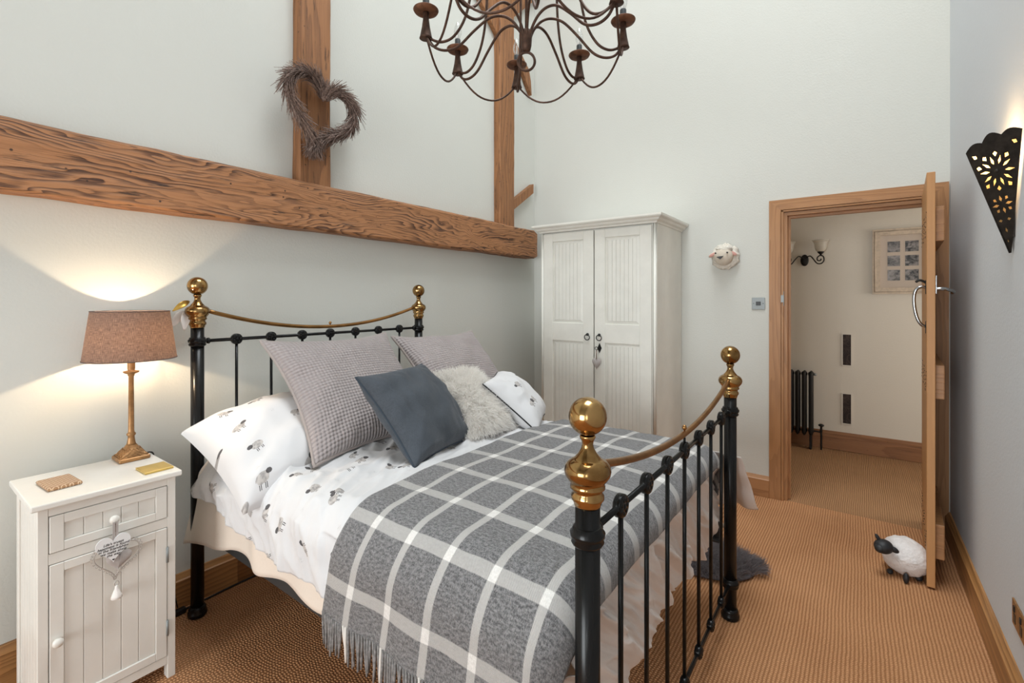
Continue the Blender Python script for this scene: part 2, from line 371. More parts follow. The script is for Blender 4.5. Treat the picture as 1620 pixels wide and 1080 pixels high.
# ------------------------------------------------------------------ mesh helpers
OFF = {}
class B:
    def __init__(s): s.v = []; s.f = []; s.uv = {}; s.sm = []
    def add(s, vs, fs, smooth=False):
        k = len(s.v); s.v += [tuple(p) for p in vs]
        for f in fs: s.f.append(tuple(i+k for i in f)); s.sm.append(smooth)
        return s
    def box(s, x0, x1, y0, y1, z0, z1, bev=0.0, seg=2):
        bm = bmesh.new(); bmesh.ops.create_cube(bm, size=1)
        for v in bm.verts:
            v.co = Vector(((x0+x1)/2+v.co.x*(x1-x0), (y0+y1)/2+v.co.y*(y1-y0), (z0+z1)/2+v.co.z*(z1-z0)))
        if bev: bmesh.ops.bevel(bm, geom=bm.edges[:], offset=bev, segments=seg, affect='EDGES', profile=0.5)
        bm.verts.index_update()
        s.add([v.co[:] for v in bm.verts], [[v.index for v in f.verts] for f in bm.faces]); bm.free(); return s
    def lathe(s, prof, c=(0, 0, 0), seg=24, axis='z', sy=1.0):
        vs = []; fs = []; n = len(prof)
        for r, z in prof:
            for i in range(seg):
                t = 2*PI*i/seg; a, b = r*math.cos(t), r*math.sin(t)*sy
                p = {'z': (a, b, z), 'x': (z, a, b), 'y': (a, z, b)}[axis]
                vs.append((c[0]+p[0], c[1]+p[1], c[2]+p[2]))
        for j in range(n-1):
            for i in range(seg):
                q = (j*seg+i, j*seg+(i+1) % seg, (j+1)*seg+(i+1) % seg, (j+1)*seg+i)
                fs.append(q if axis != 'y' else q[::-1])
        if prof[0][0] > 1e-5: fs.append(tuple(range(seg))[::-1] if axis != 'y' else tuple(range(seg)))
        if prof[-1][0] > 1e-5:
            t = tuple((n-1)*seg+i for i in range(seg)); fs.append(t if axis != 'y' else t[::-1])
        return s.add(vs, fs, True)
    def tube(s, pts, r, seg=8, closed=False, cap=True):
        pts = [Vector(p) for p in pts]; n = len(pts)
        rs = r if isinstance(r, (list, tuple)) else [r]*n
        T = []
        for i in range(n):
            a = pts[i-1] if (i > 0 or closed) else pts[i]; b = pts[(i+1) % n] if (i < n-1 or closed) else pts[i]
            d = b-a; T.append(d.normalized() if d.length > 1e-9 else Vector((0, 0, 1)))
        up = Vector((0, 0, 1)) if abs(T[0].z) < 0.9 else Vector((1, 0, 0))
        N = (up-T[0]*up.dot(T[0])).normalized(); vs = []; fs = []
        for i in range(n):
            if i: N = N-T[i]*N.dot(T[i]); N = N.normalized() if N.length > 1e-6 else T[i].orthogonal().normalized()
            Bn = T[i].cross(N)
            for j in range(seg):
                t = 2*PI*j/seg; vs.append(pts[i]+(N*math.cos(t)+Bn*math.sin(t))*rs[i])
        for i in range(n if closed else n-1):
            k = (i+1) % n
            for j in range(seg): fs.append((i*seg+j, i*seg+(j+1) % seg, k*seg+(j+1) % seg, k*seg+j))
        if cap and not closed: fs.append(tuple(range(seg))[::-1]); fs.append(tuple((n-1)*seg+j for j in range(seg)))
        return s.add(vs, fs, True)
    def prism(s, poly, d0, d1, axis):          # polygon (a,b) extruded along axis 0/1/2
        def P(a, b, d): return (d, a, b) if axis == 0 else ((a, d, b) if axis == 1 else (a, b, d))
        n = len(poly); vs = [P(a, b, d0) for a, b in poly]+[P(a, b, d1) for a, b in poly]
        fs = [tuple(range(n))[::-1], tuple(range(n, 2*n))]+[(i, (i+1) % n, n+(i+1) % n, n+i) for i in range(n)]
        return s.add(vs, fs)
    def ell(s, c, r, seg=20, ring=14, jit=0.0, rot=None):
        vs = [] ; fs = []
        for i in range(ring+1):
            t = PI*i/ring
            for j in range(seg):
                p = 2*PI*j/seg; d = Vector((math.sin(t)*math.cos(p), math.sin(t)*math.sin(p), math.cos(t)))
                k = 1+(jit*(noise.noise(d*4.0+Vector(c)*7)) if jit else 0)
                q = Vector((d.x*r[0]*k, d.y*r[1]*k, d.z*r[2]*k))
                if rot: q = rot @ q
                vs.append(q+Vector(c))
        for i in range(ring):
            for j in range(seg): fs.append((i*seg+j, (i+1)*seg+j, (i+1)*seg+(j+1) % seg, i*seg+(j+1) % seg))
        return s.add(vs, fs, True)
    def grid(s, fn, nu, nv, uvfn=None, smooth=True):
        k = len(s.v)
        for i in range(nu+1):
            for j in range(nv+1):
                s.v.append(tuple(fn(i/nu, j/nv)))
                if uvfn: s.uv[len(s.v)-1] = uvfn(i/nu, j/nv)
        for i in range(nu):
            for j in range(nv):
                a = k+i*(nv+1)+j; s.f.append((a, a+nv+1, a+nv+2, a+1)); s.sm.append(smooth)
        return s
    def mesh(s, name):
        me = bpy.data.meshes.new(name); me.from_pydata(s.v, [], s.f)
        me.polygons.foreach_set('use_smooth', s.sm)
        if s.uv:
            ul = me.uv_layers.new(name='UVMap')
            for l in me.loops: ul.data[l.index].uv = s.uv.get(l.vertex_index, (0, 0))
        me.update(); return me
def fix(me):
    bm = bmesh.new(); bm.from_mesh(me); bmesh.ops.recalc_face_normals(bm, faces=bm.faces); bm.to_mesh(me); bm.free()
def part(name, b, mat, parent, kind=None, label=None, normals=True):
    """a mesh given in world coordinates, made a child of parent"""
    me = b.mesh(name) if isinstance(b, B) else b
    if normals: fix(me)
    off = OFF.get(parent.name, Vector()) if parent else Vector()
    if off.length: me.transform(Matrix.Translation(-off))
    me.materials.append(MAT[mat] if isinstance(mat, str) else mat)
    o = bpy.data.objects.new(name, me); C.objects.link(o)
    if parent: o.parent = parent; OFF[o.name] = off
    if kind: o['kind'] = kind
    if label: o['label'] = label
    return o
def inst(name, me, parent, loc, rot=(0, 0, 0)):
    """a part that shares mesh data; loc in world coordinates"""
    o = bpy.data.objects.new(name, me); C.objects.link(o)
    off = OFF.get(parent.name, Vector()); pl = parent.location if parent.parent else Vector()
    o.parent = parent; o.location = Vector(loc)-off-(pl if parent.parent else Vector()); o.rotation_euler = rot
    OFF[o.name] = off; return o
def shared(name, b, mat):
    me = b.mesh(name); fix(me); me.materials.append(MAT[mat] if isinstance(mat, str) else mat); return me
def tag(o, label, cat, group=None, kind=None):
    o['label'] = label; o['category'] = cat
    if group: o['group'] = group
    if kind: o['kind'] = kind
    return o
def thing(name, loc, label, cat, group=None):
    o = bpy.data.objects.new(name, None); o.empty_display_size = 0.05; C.objects.link(o); o.location = loc
    OFF[o.name] = Vector(loc); return tag(o, label, cat, group)
def struct(name, b, mat, label=None, cat=None):
    o = part(name, b, mat, None, 'structure')
    if label: tag(o, label, cat)
    return o
def sempty(name, loc, label, cat):
    o = thing(name, loc, label, cat); o['kind'] = 'structure'; return o
def single(name, b, mat, loc, label, cat, group=None):
    """a one-mesh thing whose origin is at its base"""
    me = b.mesh(name) if isinstance(b, B) else b
    fix(me); me.transform(Matrix.Translation(-Vector(loc))); me.materials.append(MAT[mat] if isinstance(mat, str) else mat)
    o = bpy.data.objects.new(name, me); C.objects.link(o); o.location = loc; OFF[o.name] = Vector(loc)
    return tag(o, label, cat, group)
def crom(pts, n=8, closed=False):
    P = [Vector(p) for p in pts]; out = []; m = len(P)
    for i in range(m if closed else m-1):
        if closed: a, b, c, d = P[i-1], P[i], P[(i+1) % m], P[(i+2) % m]
        else: a, b, c, d = P[max(i-1, 0)], P[i], P[i+1], P[min(i+2, m-1)]
        for k in range(n):
            t = k/n; out.append(0.5*((2*b)+(c-a)*t+(2*a-5*b+4*c-d)*t*t+(3*b-a-3*c+d)*t**3))
    if not closed: out.append(P[-1])
    return out
def nz(x, y, z=0.0): return noise.noise(Vector((x, y, z)))

# ================================================================== ROOM SHELL
struct('floor', B().box(LW-.15, RW+.15, BW-.15, FW+0.01, -0.1, 0.0), 'carpet', 'brown sisal boucle carpet covering the bedroom floor', 'floor')
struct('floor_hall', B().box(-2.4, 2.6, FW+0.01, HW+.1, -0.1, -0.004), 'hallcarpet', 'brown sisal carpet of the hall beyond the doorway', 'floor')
struct('wall_left', B().box(LW-.15, LW, BW-.15, FW+.16, 0, CEIL), 'wall', 'cream plastered wall behind the bed head', 'wall')
struct('wall_right', B().box(RW, RW+.15, BW-.15, WR[0], 0, CEIL).box(RW, RW+.15, WR[1], FW, 0, CEIL).box(RW, RW+.15, WR[0], WR[1], 0, WR[2]).box(RW, RW+.15, WR[0], WR[1], WR[3], CEIL), 'wall_r', 'pale wall tinted for its cool light, with the pierced metal light', 'wall')
DX0, DX1, DZ = -0.42, 0.36, 2.02
struct('wall_far', B().box(LW, DX0, FW, FW+.16, 0, CEIL).box(DX1, RW+.15, FW, FW+.16, 0, CEIL).box(DX0, DX1, FW, FW+.16, DZ, CEIL), 'wall', 'cream plastered wall with the doorway and wardrobe', 'wall')
struct('wall_back', B().box(LW, WIN[0], BW-.15, BW, 0, CEIL).box(WIN[1], RW, BW-.15, BW, 0, CEIL).box(WIN[0], WIN[1], BW-.15, BW, 0, WIN[2]).box(WIN[0], WIN[1], BW-.15, BW, WIN[3], CEIL), 'wall', 'cream wall with the window, behind the viewer', 'wall')
struct('ceiling', B().box(LW-.15, SKY[0], BW-.15, FW+.16, CEIL, CEIL+.15).box(SKY[1], RW+.15, BW-.15, FW+.16, CEIL, CEIL+.15).box(SKY[0], SKY[1], BW-.15, SKY[2], CEIL, CEIL+.15).box(SKY[0], SKY[1], SKY[3], FW+.16, CEIL, CEIL+.15), 'ceil', 'high white ceiling with a rooflight, above the picture', 'ceiling')
w1 = sempty('window_1', ((WIN[0]+WIN[1])/2, BW-.075, WIN[2]), 'white casement window in the back wall, behind the viewer', 'window')
fb = B()
for z0, z1 in ((WIN[2], WIN[2]+.06), (WIN[3]-.06, WIN[3])): fb.box(WIN[0], WIN[1], BW-.11, BW-.04, z0, z1)
for k in range(4):
    x = WIN[0]+(WIN[1]-WIN[0]-.06)*k/3; fb.box(x, x+.06, BW-.108, BW-.042, WIN[2]+.06, WIN[3]-.06)
part('window_frame', fb, 'white', w1)
for k in range(3):
    x = WIN[0]+.06+(WIN[1]-WIN[0]-.06)/3*k
    part('pane', B().box(x, x+(WIN[1]-WIN[0]-.06)/3-.06, BW-.078, BW-.074, WIN[2]+.06, WIN[3]-.06), 'glass', w1)
w2 = sempty('window_2', ((SKY[0]+SKY[1])/2, (SKY[2]+SKY[3])/2, CEIL+.08), 'rooflight in the high ceiling, above the picture', 'window')
part('window_frame', B().box(SKY[0], SKY[1], SKY[2], SKY[2]+.05, CEIL+.03, CEIL+.12).box(SKY[0], SKY[1], SKY[3]-.05, SKY[3], CEIL+.03, CEIL+.12).box(SKY[0], SKY[0]+.05, SKY[2]+.05, SKY[3]-.05, CEIL+.03, CEIL+.12).box(SKY[1]-.05, SKY[1], SKY[2]+.05, SKY[3]-.05, CEIL+.03, CEIL+.12), 'white', w2)
part('pane', B().box(SKY[0]+.05, SKY[1]-.05, SKY[2]+.05, SKY[3]-.05, CEIL+.07, CEIL+.075), 'glass', w2)
w3 = sempty('added_window', (RW+.075, (WR[0]+WR[1])/2, WR[2]), 'white casement window added in the right wall for light, behind the viewer', 'window')  # unseen window, added for side light
part('window_frame', B().box(RW+.04, RW+.11, WR[0], WR[1], WR[2], WR[2]+.06).box(RW+.04, RW+.11, WR[0], WR[1], WR[3]-.06, WR[3]).box(RW+.042, RW+.108, WR[0], WR[0]+.06, WR[2]+.06, WR[3]-.06).box(RW+.042, RW+.108, WR[1]-.06, WR[1], WR[2]+.06, WR[3]-.06).box(RW+.042, RW+.108, (WR[0]+WR[1])/2-.03, (WR[0]+WR[1])/2+.03, WR[2]+.06, WR[3]-.06), 'white', w3)
for k in range(2):
    y = WR[0]+.06 if k == 0 else (WR[0]+WR[1])/2+.03
    part('pane', B().box(RW+.073, RW+.077, y, y+(WR[1]-WR[0])/2-.09, WR[2]+.06, WR[3]-.06), 'glass', w3)
# hall shell
struct('wall_hall_far', B().box(-2.4, 2.6, HW, HW+.12, 0, 2.6), 'hallwall', 'cream hall wall seen through the doorway', 'wall')
struct('wall_hall_left', B().box(-2.4, -2.28, FW+.16, HW, 0, 2.6), 'hallwall')
struct('wall_hall_right', B().box(2.48, 2.6, FW+.16, HW, 0, 2.6), 'hallwall')
struct('wall_hall_near', B().box(RW+.15, 2.6, FW+.05, FW+.16, 0, 2.6), 'hallwall')
struct('ceiling_hall', B().box(-2.4, 2.6, FW+.16, HW, 2.5, 2.6), 'ceil')
# skirting boards
def skirt(a0, a1, axis, face, back, h=0.15):
    # moulded profile (d, z)
    pr = [(back, 0), (face, 0), (face, h-.028), (face+(back-face)*.18, h-.022), (face+(back-face)*.25, h-.008), (face+(back-face)*.6, h), (back, h)]
    return B().prism(pr, a0, a1, axis)
bl = sempty('baseboard_left', (LW, 0.9, 0), 'oak skirting board along the wall behind the bed', 'skirting board')
def skl(y0, y1): return B().add([], []).prism([(LW, 0), (LW+.03, 0), (LW+.03, .125), (LW+.024, .13), (LW+.012, .15), (LW, .15)], y0, y1, 1)
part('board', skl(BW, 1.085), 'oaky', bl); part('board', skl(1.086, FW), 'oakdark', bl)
part_r = B().prism([(RW, 0), (RW-.025, 0), (RW-.025, .125), (RW-.02, .13), (RW-.008, .15), (RW, .15)], BW, FW-.02, 1)
struct('baseboard_right', part_r, 'oaky', 'oak skirting board along the right wall', 'skirting board')
def skx(x0, x1, y, h, t=.025): return B().prism([(y, 0), (y-t, 0), (y-t, h-.025), (y-t+.005, h-.02), (y-.008, h), (y, h)], x0, x1, 0)
struct('baseboard_far', skx(LW+.03, -0.508, FW, .147), 'oakx', 'oak skirting board between wardrobe and doorway', 'skirting board')
struct('baseboard_hall', skx(-2.28, 2.48, HW, .168, .02), 'pine', 'knotty pine skirting board in the hall', 'skirting board')
# ---------------------------------------------------------------- door frame
tf = sempty('trim_1', (-0.04, FW, 0), 'oak architrave and lining around the open doorway', 'door frame')
AY = FW-.018
def arch(poly): return B().prism(poly, AY, FW, 1)
part('architrave', arch([(-.508, 0), (-.435, 0), (-.435, 2.03), (-.508, 2.10)]), 'oak', tf)
part('architrave', arch([(.370, 0), (.434, 0), (.434, 2.10), (.370, 2.03)]), 'oak', tf)
part('architrave', arch([(-.508, 2.1005), (-.435, 2.0305), (.370, 2.0305), (.434, 2.1005)]), 'oakx', tf)
for x0, x1 in ((-.434, -.418), (.354, .369)): part('bead', B().box(x0, x1, AY+.004, FW, 0, 2.028, .003), 'oak', tf)
part('bead', B().box(-.434, .369, AY+.004, FW, 2.014, 2.029, .003), 'oakx', tf)
part('lining', B().box(-.42, -.398, FW+.001, FW+.16, 0, 2.012), 'oak', tf)
part('lining', B().box(.340, .358, FW+.001, FW+.16, 0, 2.012), 'oak', tf)
part('lining', B().box(-.398, .340, FW+.001, FW+.16, 1.99, 2.012), 'oakx', tf)
for x0, x1 in ((-.398, -.384), (.326, .340)): part('door_stop_bead', B().box(x0, x1, FW+.05, FW+.09, 0, 1.99), 'oak', tf)
part('door_stop_bead', B().box(-.384, .326, FW+.05, FW+.09, 1.976, 1.99), 'oakx', tf)
part('strike_plate', B().box(-.4185, -.4165, AY-.001, FW+.02, 1.36, 1.46).box(-.4345, -.417, AY-.0005, AY+.004, 1.385, 1.435), 'steel', tf)
# ---------------------------------------------------------------- oak door, open into the room
dr = sempty('door_1', (.285, 3.79, 0.008), 'oak ledged door standing open against the right wall', 'door')
DY0, DY1 = 3.04, 3.775
DTH = -math.atan2(.043, .735)
for k in range(5):
    y0 = DY0+(DY1-DY0)/5*k; y1 = y0+(DY1-DY0)/5-.002
    part('plank', B().box(.270, .302, y0, y1, .010, 2.02, .002, 1), 'oakedge', dr)
for z0, z1 in ((1.69, 1.86), (.915, 1.08), (.13, .30)):
    part('ledge', B().box(.3025, .338, 3.10, 3.74, z0, z1, .003, 1), 'oakx', dr)
sb = B()
for z0, z1 in ((1.69, 1.86), (.915, 1.08), (.13, .30)):
    for k in range(5):
        for j in range(6):
            y = DY0+(DY1-DY0)/5*(k+.15+.14*j)
            z = z0+.03+(z1-z0-.06)*(j/5 if k % 2 else 1-j/5); sb.lathe([(.0035, .268), (.003, .2695), (.0035, .2705)], (0, y, z), 6, 'x')
part('stud', sb, 'blackiron', dr, 'stuff')
ph = part('pull_handle', B().tube(crom([(.270, 3.115, 1.462), (.252, 3.112, 1.466), (.232, 3.11, 1.452), (.224, 3.11, 1.41), (.228, 3.11, 1.35), (.240, 3.11, 1.30), (.256, 3.112, 1.274), (.270, 3.115, 1.27)], 6), .0075, 10), 'chrome', dr)
part('backplate', B().box(.2675, .270, 3.10, 3.13, 1.43, 1.50, .001).box(.2675, .270, 3.10, 3.13, 1.235, 1.295, .001), 'blackiron', ph)
part('thumb_latch', B().tube(crom([(.270, 3.115, 1.487), (.255, 3.112, 1.497), (.243, 3.11, 1.499), (.230, 3.11, 1.490)], 5), [.006]*15+[.004], 8), 'blackiron', dr)
lh = part('lever_handle', B().tube(crom([(.302, 3.115, 1.455), (.335, 3.115, 1.456), (.350, 3.118, 1.452), (.366, 3.13, 1.446), (.374, 3.16, 1.44), (.372, 3.2, 1.436)], 6), [.009]*6+[.008]*25, 10), 'chrome', dr)
part('backplate', B().box(.3025, .308, 3.055, 3.095, 1.43, 1.52, .002), 'chrome', lh)
for z in (.28, 1.75): part('hinge', B().lathe([(.007, z-.05), (.007, z+.05)], (.304, 3.785, 0), 10), 'steel', dr)

dr.rotation_euler.z = DTH; dr.location.x = .328
# ================================================================== TIMBER FRAME
def timber(name, sect, a0, a1, axis, segs, amp, mat, seed, label, parentless=True, rnd=0.0):
    """sect: closed polygon; extruded along axis with worn, uneven edges"""
    def P(a, b, d): return (d, a, b) if axis == 0 else ((a, d, b) if axis == 1 else (a, b, d))
    # refine the section
    poly = []
    for i in range(len(sect)):
        p, q = Vector(sect[i]), Vector(sect[(i+1) % len(sect)])
        n = max(1, int((q-p).length/0.03))
        for k in range(n): poly.append(p+(q-p)*k/n)
    cx = sum(p.x for p in poly)/len(poly); cy = sum(p.y for p in poly)/len(poly)
    b = B(); vs = []; n = len(poly)
    for i in range(segs+1):
        d = a0+(a1-a0)*i/segs
        sc = 1.0
        if rnd:
            e = min(abs(d-a1), rnd); sc = 1-.14*(1-math.sqrt(max(0, 1-(1-e/rnd)**2)))
        for j, p in enumerate(poly):
            c = Vector((cx+(p.x-cx)*sc, cy+(p.y-cy)*sc))
            r = Vector((c.x-cx, c.y-cy)).normalized()
            k = amp*(nz(d*2.2, j*.35+seed, seed)*1.0+nz(d*9, p.x*22+seed, p.y*22)*.55)
            vs.append(P(c.x+r.x*k, c.y+r.y*k, d))
    fs = [(i*n+j, i*n+(j+1) % n, (i+1)*n+(j+1) % n, (i+1)*n+j) for i in range(segs) for j in range(n)]
    fs += [tuple(range(n))[::-1], tuple(segs*n+j for j in range(n))]
    b.add(vs, fs)
    return b
bx = LW+.002
def chamf(x0, x1, z0, z1, c): return [(x0, z0), (x1-c, z0), (x1, z0+c), (x1, z1-c), (x1-c, z1), (x0, z1)]
ob = struct('trim_2', timber('beam', chamf(bx, -2.405, 1.785, 2.043, .012), BW+.01, 3.69, 1, 150, .006, 'beam', 3.0, '', rnd=.03), 'beam', 'massive old pine tie beam running along the wall above the bed', 'beam')
def chamy(x0, x1, y0, y1, c): return [(x0, y0), (x1-c, y0), (x1, y0+c), (x1, y1-c), (x1-c, y1), (x0, y1)]
struct('trim_3', timber('post', chamy(bx, -2.445, 1.385, 1.578, .008), 2.045, CEIL, 2, 70, .005, 'beamv', 9.0, ''), 'beamv', 'thick upright pine timber carrying the twig heart', 'post')
struct('trim_4', timber('post', chamy(bx, -2.445, 3.165, 3.378, .008), 2.045, CEIL, 2, 70, .005, 'beamv', 14.0, ''), 'beamv', 'upright pine timber nearest the far corner', 'post')
struct('trim_5', B().prism([(3.384, 2.20), (3.70, 2.405), (3.70, 2.49), (3.384, 2.285)], bx, -2.46, 0), 'beamv', 'short slanting timber strut above the beam end', 'strut')
struct('trim_6', B().prism([(3.163, 3.66), (3.163, 3.93), (2.20, 4.69), (1.85, 4.69)], bx, -2.47, 0), 'beamv', 'broad diagonal timber brace rising left behind the chandelier', 'brace')
struct('trim_7', B().prism([(3.383, 3.55), (3.47, 3.545), (3.545, 3.49), (3.60, 3.415), (3.685, 3.32), (3.672, 3.45), (3.64, 3.545), (3.545, 3.62), (3.44, 3.70), (3.383, 3.74)], bx, -2.47, 0), 'beamv', 'curved timber brace curling down to the far corner', 'brace')
struct('trim_8', B().prism([(3.383, 3.90), (3.78, 4.28), (3.78, 4.50), (3.383, 4.10)], bx, -2.47, 0), 'beamv', 'timber brace rising right from the far upright', 'brace')

# ================================================================== HEART WREATH
hw = thing('heart_wreath', (-2.44, 1.50, 2.19), 'heart-shaped wreath of bundled dry twigs on the upright timber', 'wreath')
def heart2(t, s=1.0):
    x = 16*math.sin(t)**3; y = 13*math.cos(t)-5*math.cos(2*t)-2*math.cos(3*t)-math.cos(4*t)
    return x*s/16.0, (y+2.5)*s/16.0
HC = Vector((-2.385, 1.475, 2.415)); HA = math.radians(11)
def hpt(t, s=0.203):
    a, b = heart2(t, s); a, b = a*1.0, b*1.04
    return HC+Vector((0, a*math.cos(HA)+b*math.sin(HA), -a*math.sin(HA)+b*math.cos(HA)))
core = [hpt(2*PI*i/64) for i in range(64)]
part('core', B().tube(core, .016, 8, True), 'twig', hw)
tb = B()
for i in range(2600):
    side = random.choice((-1, 1)); t = random.random()
    # twigs run from the notch down both lobes to the point, splaying outwards
    tt = side*t*PI
    p = hpt(tt); q = hpt(side*min(PI, t*PI+.12)); d = (q-p)
    if d.length < 1e-4: d = Vector((0, 0, -1))
    d.normalize()
    rad = Vector((1, 0, 0)); nrm = d.cross(rad).normalized()
    a = random.uniform(0, 2*PI); off = (nrm*math.cos(a)+rad*math.sin(a))
    L = random.uniform(.040, .080)*(.75+.5*math.sin(t*PI))
    st = p+off*random.uniform(.002, .024); en = st+d*L+off*random.uniform(.004, .048)
    if en.x < -2.442: en.x = -2.442
    if st.x < -2.44: st.x = -2.44
    u = (en-st).normalized().orthogonal().normalized()*random.uniform(.0012, .0026); v2 = (en-st).normalized().cross(u)
    tb.add([st+u, st-u*.5+v2, st-u*.5-v2, en+u*.5, en-u*.3+v2*.5, en-u*.3-v2*.5], [(0, 1, 4, 3), (1, 2, 5, 4), (2, 0, 3, 5), (3, 4, 5)])
part('twigs', tb, 'twig', hw, 'stuff', normals=False)

# ================================================================== WARDROBE
WX0, WX1, WY, WZ = -2.06, -1.12, 3.205, 1.935
wd = thing('wardrobe', ((WX0+WX1)/2, 3.49, 0), 'cream painted two-door wardrobe with moulded cornice in the corner', 'wardrobe')
part('carcass', B().box(WX0, WX0+.02, WY+.022, FW-.005, .06, WZ).box(WX1-.02, WX1, WY+.022, FW-.005, .06, WZ).box(WX0+.02, WX1-.02, FW-.02, FW-.005, .06, WZ).box(WX0+.02, WX1-.02, WY+.022, FW-.02, WZ-.02, WZ).box(WX0+.02, WX1-.02, WY+.022, FW-.02, .06, .08), 'cream', wd)
part('plinth', B().box(WX0+.005, WX1-.005, WY+.03, FW-.01, 0, .06), 'cream', wd)
part('corner_bead', B().lathe([(.011, .06), (.011, WZ)], (WX1-.012, WY+.012, 0), 12).box(WX1-.03, WX1-.024, WY+.002, WY+.022, .06, WZ, .002), 'cream', wd)
part('corner_bead', B().lathe([(.011, .06), (.011, WZ)], (WX0+.012, WY+.012, 0), 12), 'cream', wd)
cb = B()
prof = [(0, 1.932), (.008, 1.934), (.012, 1.945), (.028, 1.953), (.036, 1.966), (.050, 1.972), (.055, 1.980), (.055, 1.993), (0, 1.993)]
vs = []; fs = []; n = len(prof)
for (x, y, sx, sy) in ((WX0, FW-.004, -1, 0), (WX0, WY, -1, -1), (WX1, WY, 1, -1), (WX1, FW-.004, 1, 0)):
    for o_, z in prof: vs.append((x+sx*o_, y+sy*o_, z))
for i in range(3):
    for j in range(n): fs.append((i*n+j, i*n+(j+1) % n, (i+1)*n+(j+1) % n, (i+1)*n+j))
cb.add(vs, fs).add([(WX0, WY, 1.9935), (WX1, WY, 1.9935), (WX1, FW-.004, 1.9935), (WX0, FW-.004, 1.9935)], [(0, 1, 2, 3)])
part('cornice', cb, 'cream', wd)
xm = (WX0+WX1)/2
def wdoor(x0, x1, hx):
    st, zs = .085, ((1.225, 1.86), (.20, 1.085))
    b = B().box(x0, x0+st, WY, WY+.02, .08, WZ-.012, .0025, 1).box(x1-st, x1, WY, WY+.02, .08, WZ-.012, .0025, 1)
    for z0, z1 in ((.08, .20), (1.085, 1.225), (1.86, WZ-.012)): b.box(x0+st, x1-st, WY+.0005, WY+.0195, z0, z1, .002, 1)
    d = part('door', b, 'cream', wd)
    for z0, z1 in zs:
        # bevelled fielded panel of fluted boards
        m_ = .022; px0, px1 = x0+st, x1-st
        fr = B().add([(px0, WY+.012, z0), (px1, WY+.012, z0), (px1, WY+.012, z1), (px0, WY+.012, z1), (px0+m_, WY+.006, z0+m_), (px1-m_, WY+.006, z0+m_), (px1-m_, WY+.006, z1-m_), (px0+m_, WY+.006, z1-m_)],
                     [(0, 1, 5, 4), (1, 2, 6, 5), (2, 3, 7, 6), (3, 0, 4, 7)])
        part('panel_moulding', fr, 'cream', d)
        nb = 7; wq = (px1-px0-2*m_)/nb
        for k in range(nb): part('panel_board', B().box(px0+m_+wq*k+.0006, px0+m_+wq*(k+1)-.0006, WY+.0058, WY+.012, z0+m_, z1-m_, .0009, 1), 'cream', d)
    rp = part('ring_pull', B().lathe([(.011, WY-.001), (.011, WY-.006), (.006, WY-.012), (0, WY-.013)], (hx, 0, 1.142), 14, 'y'), 'blackiron', d)
    ring = [(hx+.0205*math.sin(2*PI*i/24), WY-.012-.002*math.cos(2*PI*i/24), 1.121+.0205*math.cos(2*PI*i/24)) for i in range(24)]
    part('ring', B().tube(ring, .0032, 8, True), 'blackiron', rp)
    return d
wdoor(WX0+.026, xm-.004, xm-.052)
d2 = wdoor(xm+.004, WX1-.032, xm+.045)
kx = xm+.047
part('escutcheon', B().prism([(kx, 1.082), (kx+.017, 1.045), (kx, 1.008), (kx-.017, 1.045)], WY-.004, WY-.0005, 1), 'blackiron', d2)
part('key', B().tube([(kx, WY-.004, 1.045), (kx, WY-.03, 1.045)], .003, 8).tube([(kx-.002+.011*math.cos(t*PI/8)-.009, WY-.032, 1.045+.011*math.sin(t*PI/8)) for t in range(16)], .0025, 6, True), 'blackiron', d2)
def heartmesh(c, s, depth, tilt=0.0, axis=1, puff=0.0, n=40, stretch=1.0):
    """solid heart in the plane normal to axis (0:x,1:y); puffed like a cushion"""
    b = B(); R = 6
    out = [heart2(2*PI*i/n, s) for i in range(n)]
    cx, cz = 0, .02*s
    def P(a, z, d):
        z *= stretch
        a, z = a*math.cos(tilt)+z*math.sin(tilt), -a*math.sin(tilt)+z*math.cos(tilt)
        return (c[0]+a, c[1]+d, c[2]+z) if axis == 1 else (c[0]+d, c[1]+a, c[2]+z)
    for sgn in (1, -1):
        def fn(i, j): 
            k = 1-j; a, z = out[int(round(i*n)) % n]; a, z = cx+(a-cx)*k, cz+(z-cz)*k
            th = depth*(math.sqrt(max(0, 1-k*k)) if puff else (1 if k < .999 else 1))
            return P(a, z, sgn*th)
        b.grid(fn, n, R)
    if not puff:
        k0 = len(b.v); vs = [P(a, z, depth) for a, z in out]+[P(a, z, -depth) for a, z in out]
        b.add(vs, [(i, (i+1) % n, n+(i+1) % n, n+i) for i in range(n)])
    return b
kh = thing('hanging_heart', (kx-.012, WY-.032, .88), 'small grey fabric heart hanging from the wardrobe key', 'ornament')
part('padded_heart', heartmesh((kx-.012, WY-.028, .93), .035, .010, 0, 1, 1, stretch=1.35), 'heartgrey', kh)
part('cord', B().tube([(kx-.011, WY-.036, 1.037), (kx-.013, WY-.03, .965)], .002, 6).tube([(kx-.009, WY-.034, 1.037), (kx-.009, WY-.03, .965)], .002, 6), 'twig', kh)

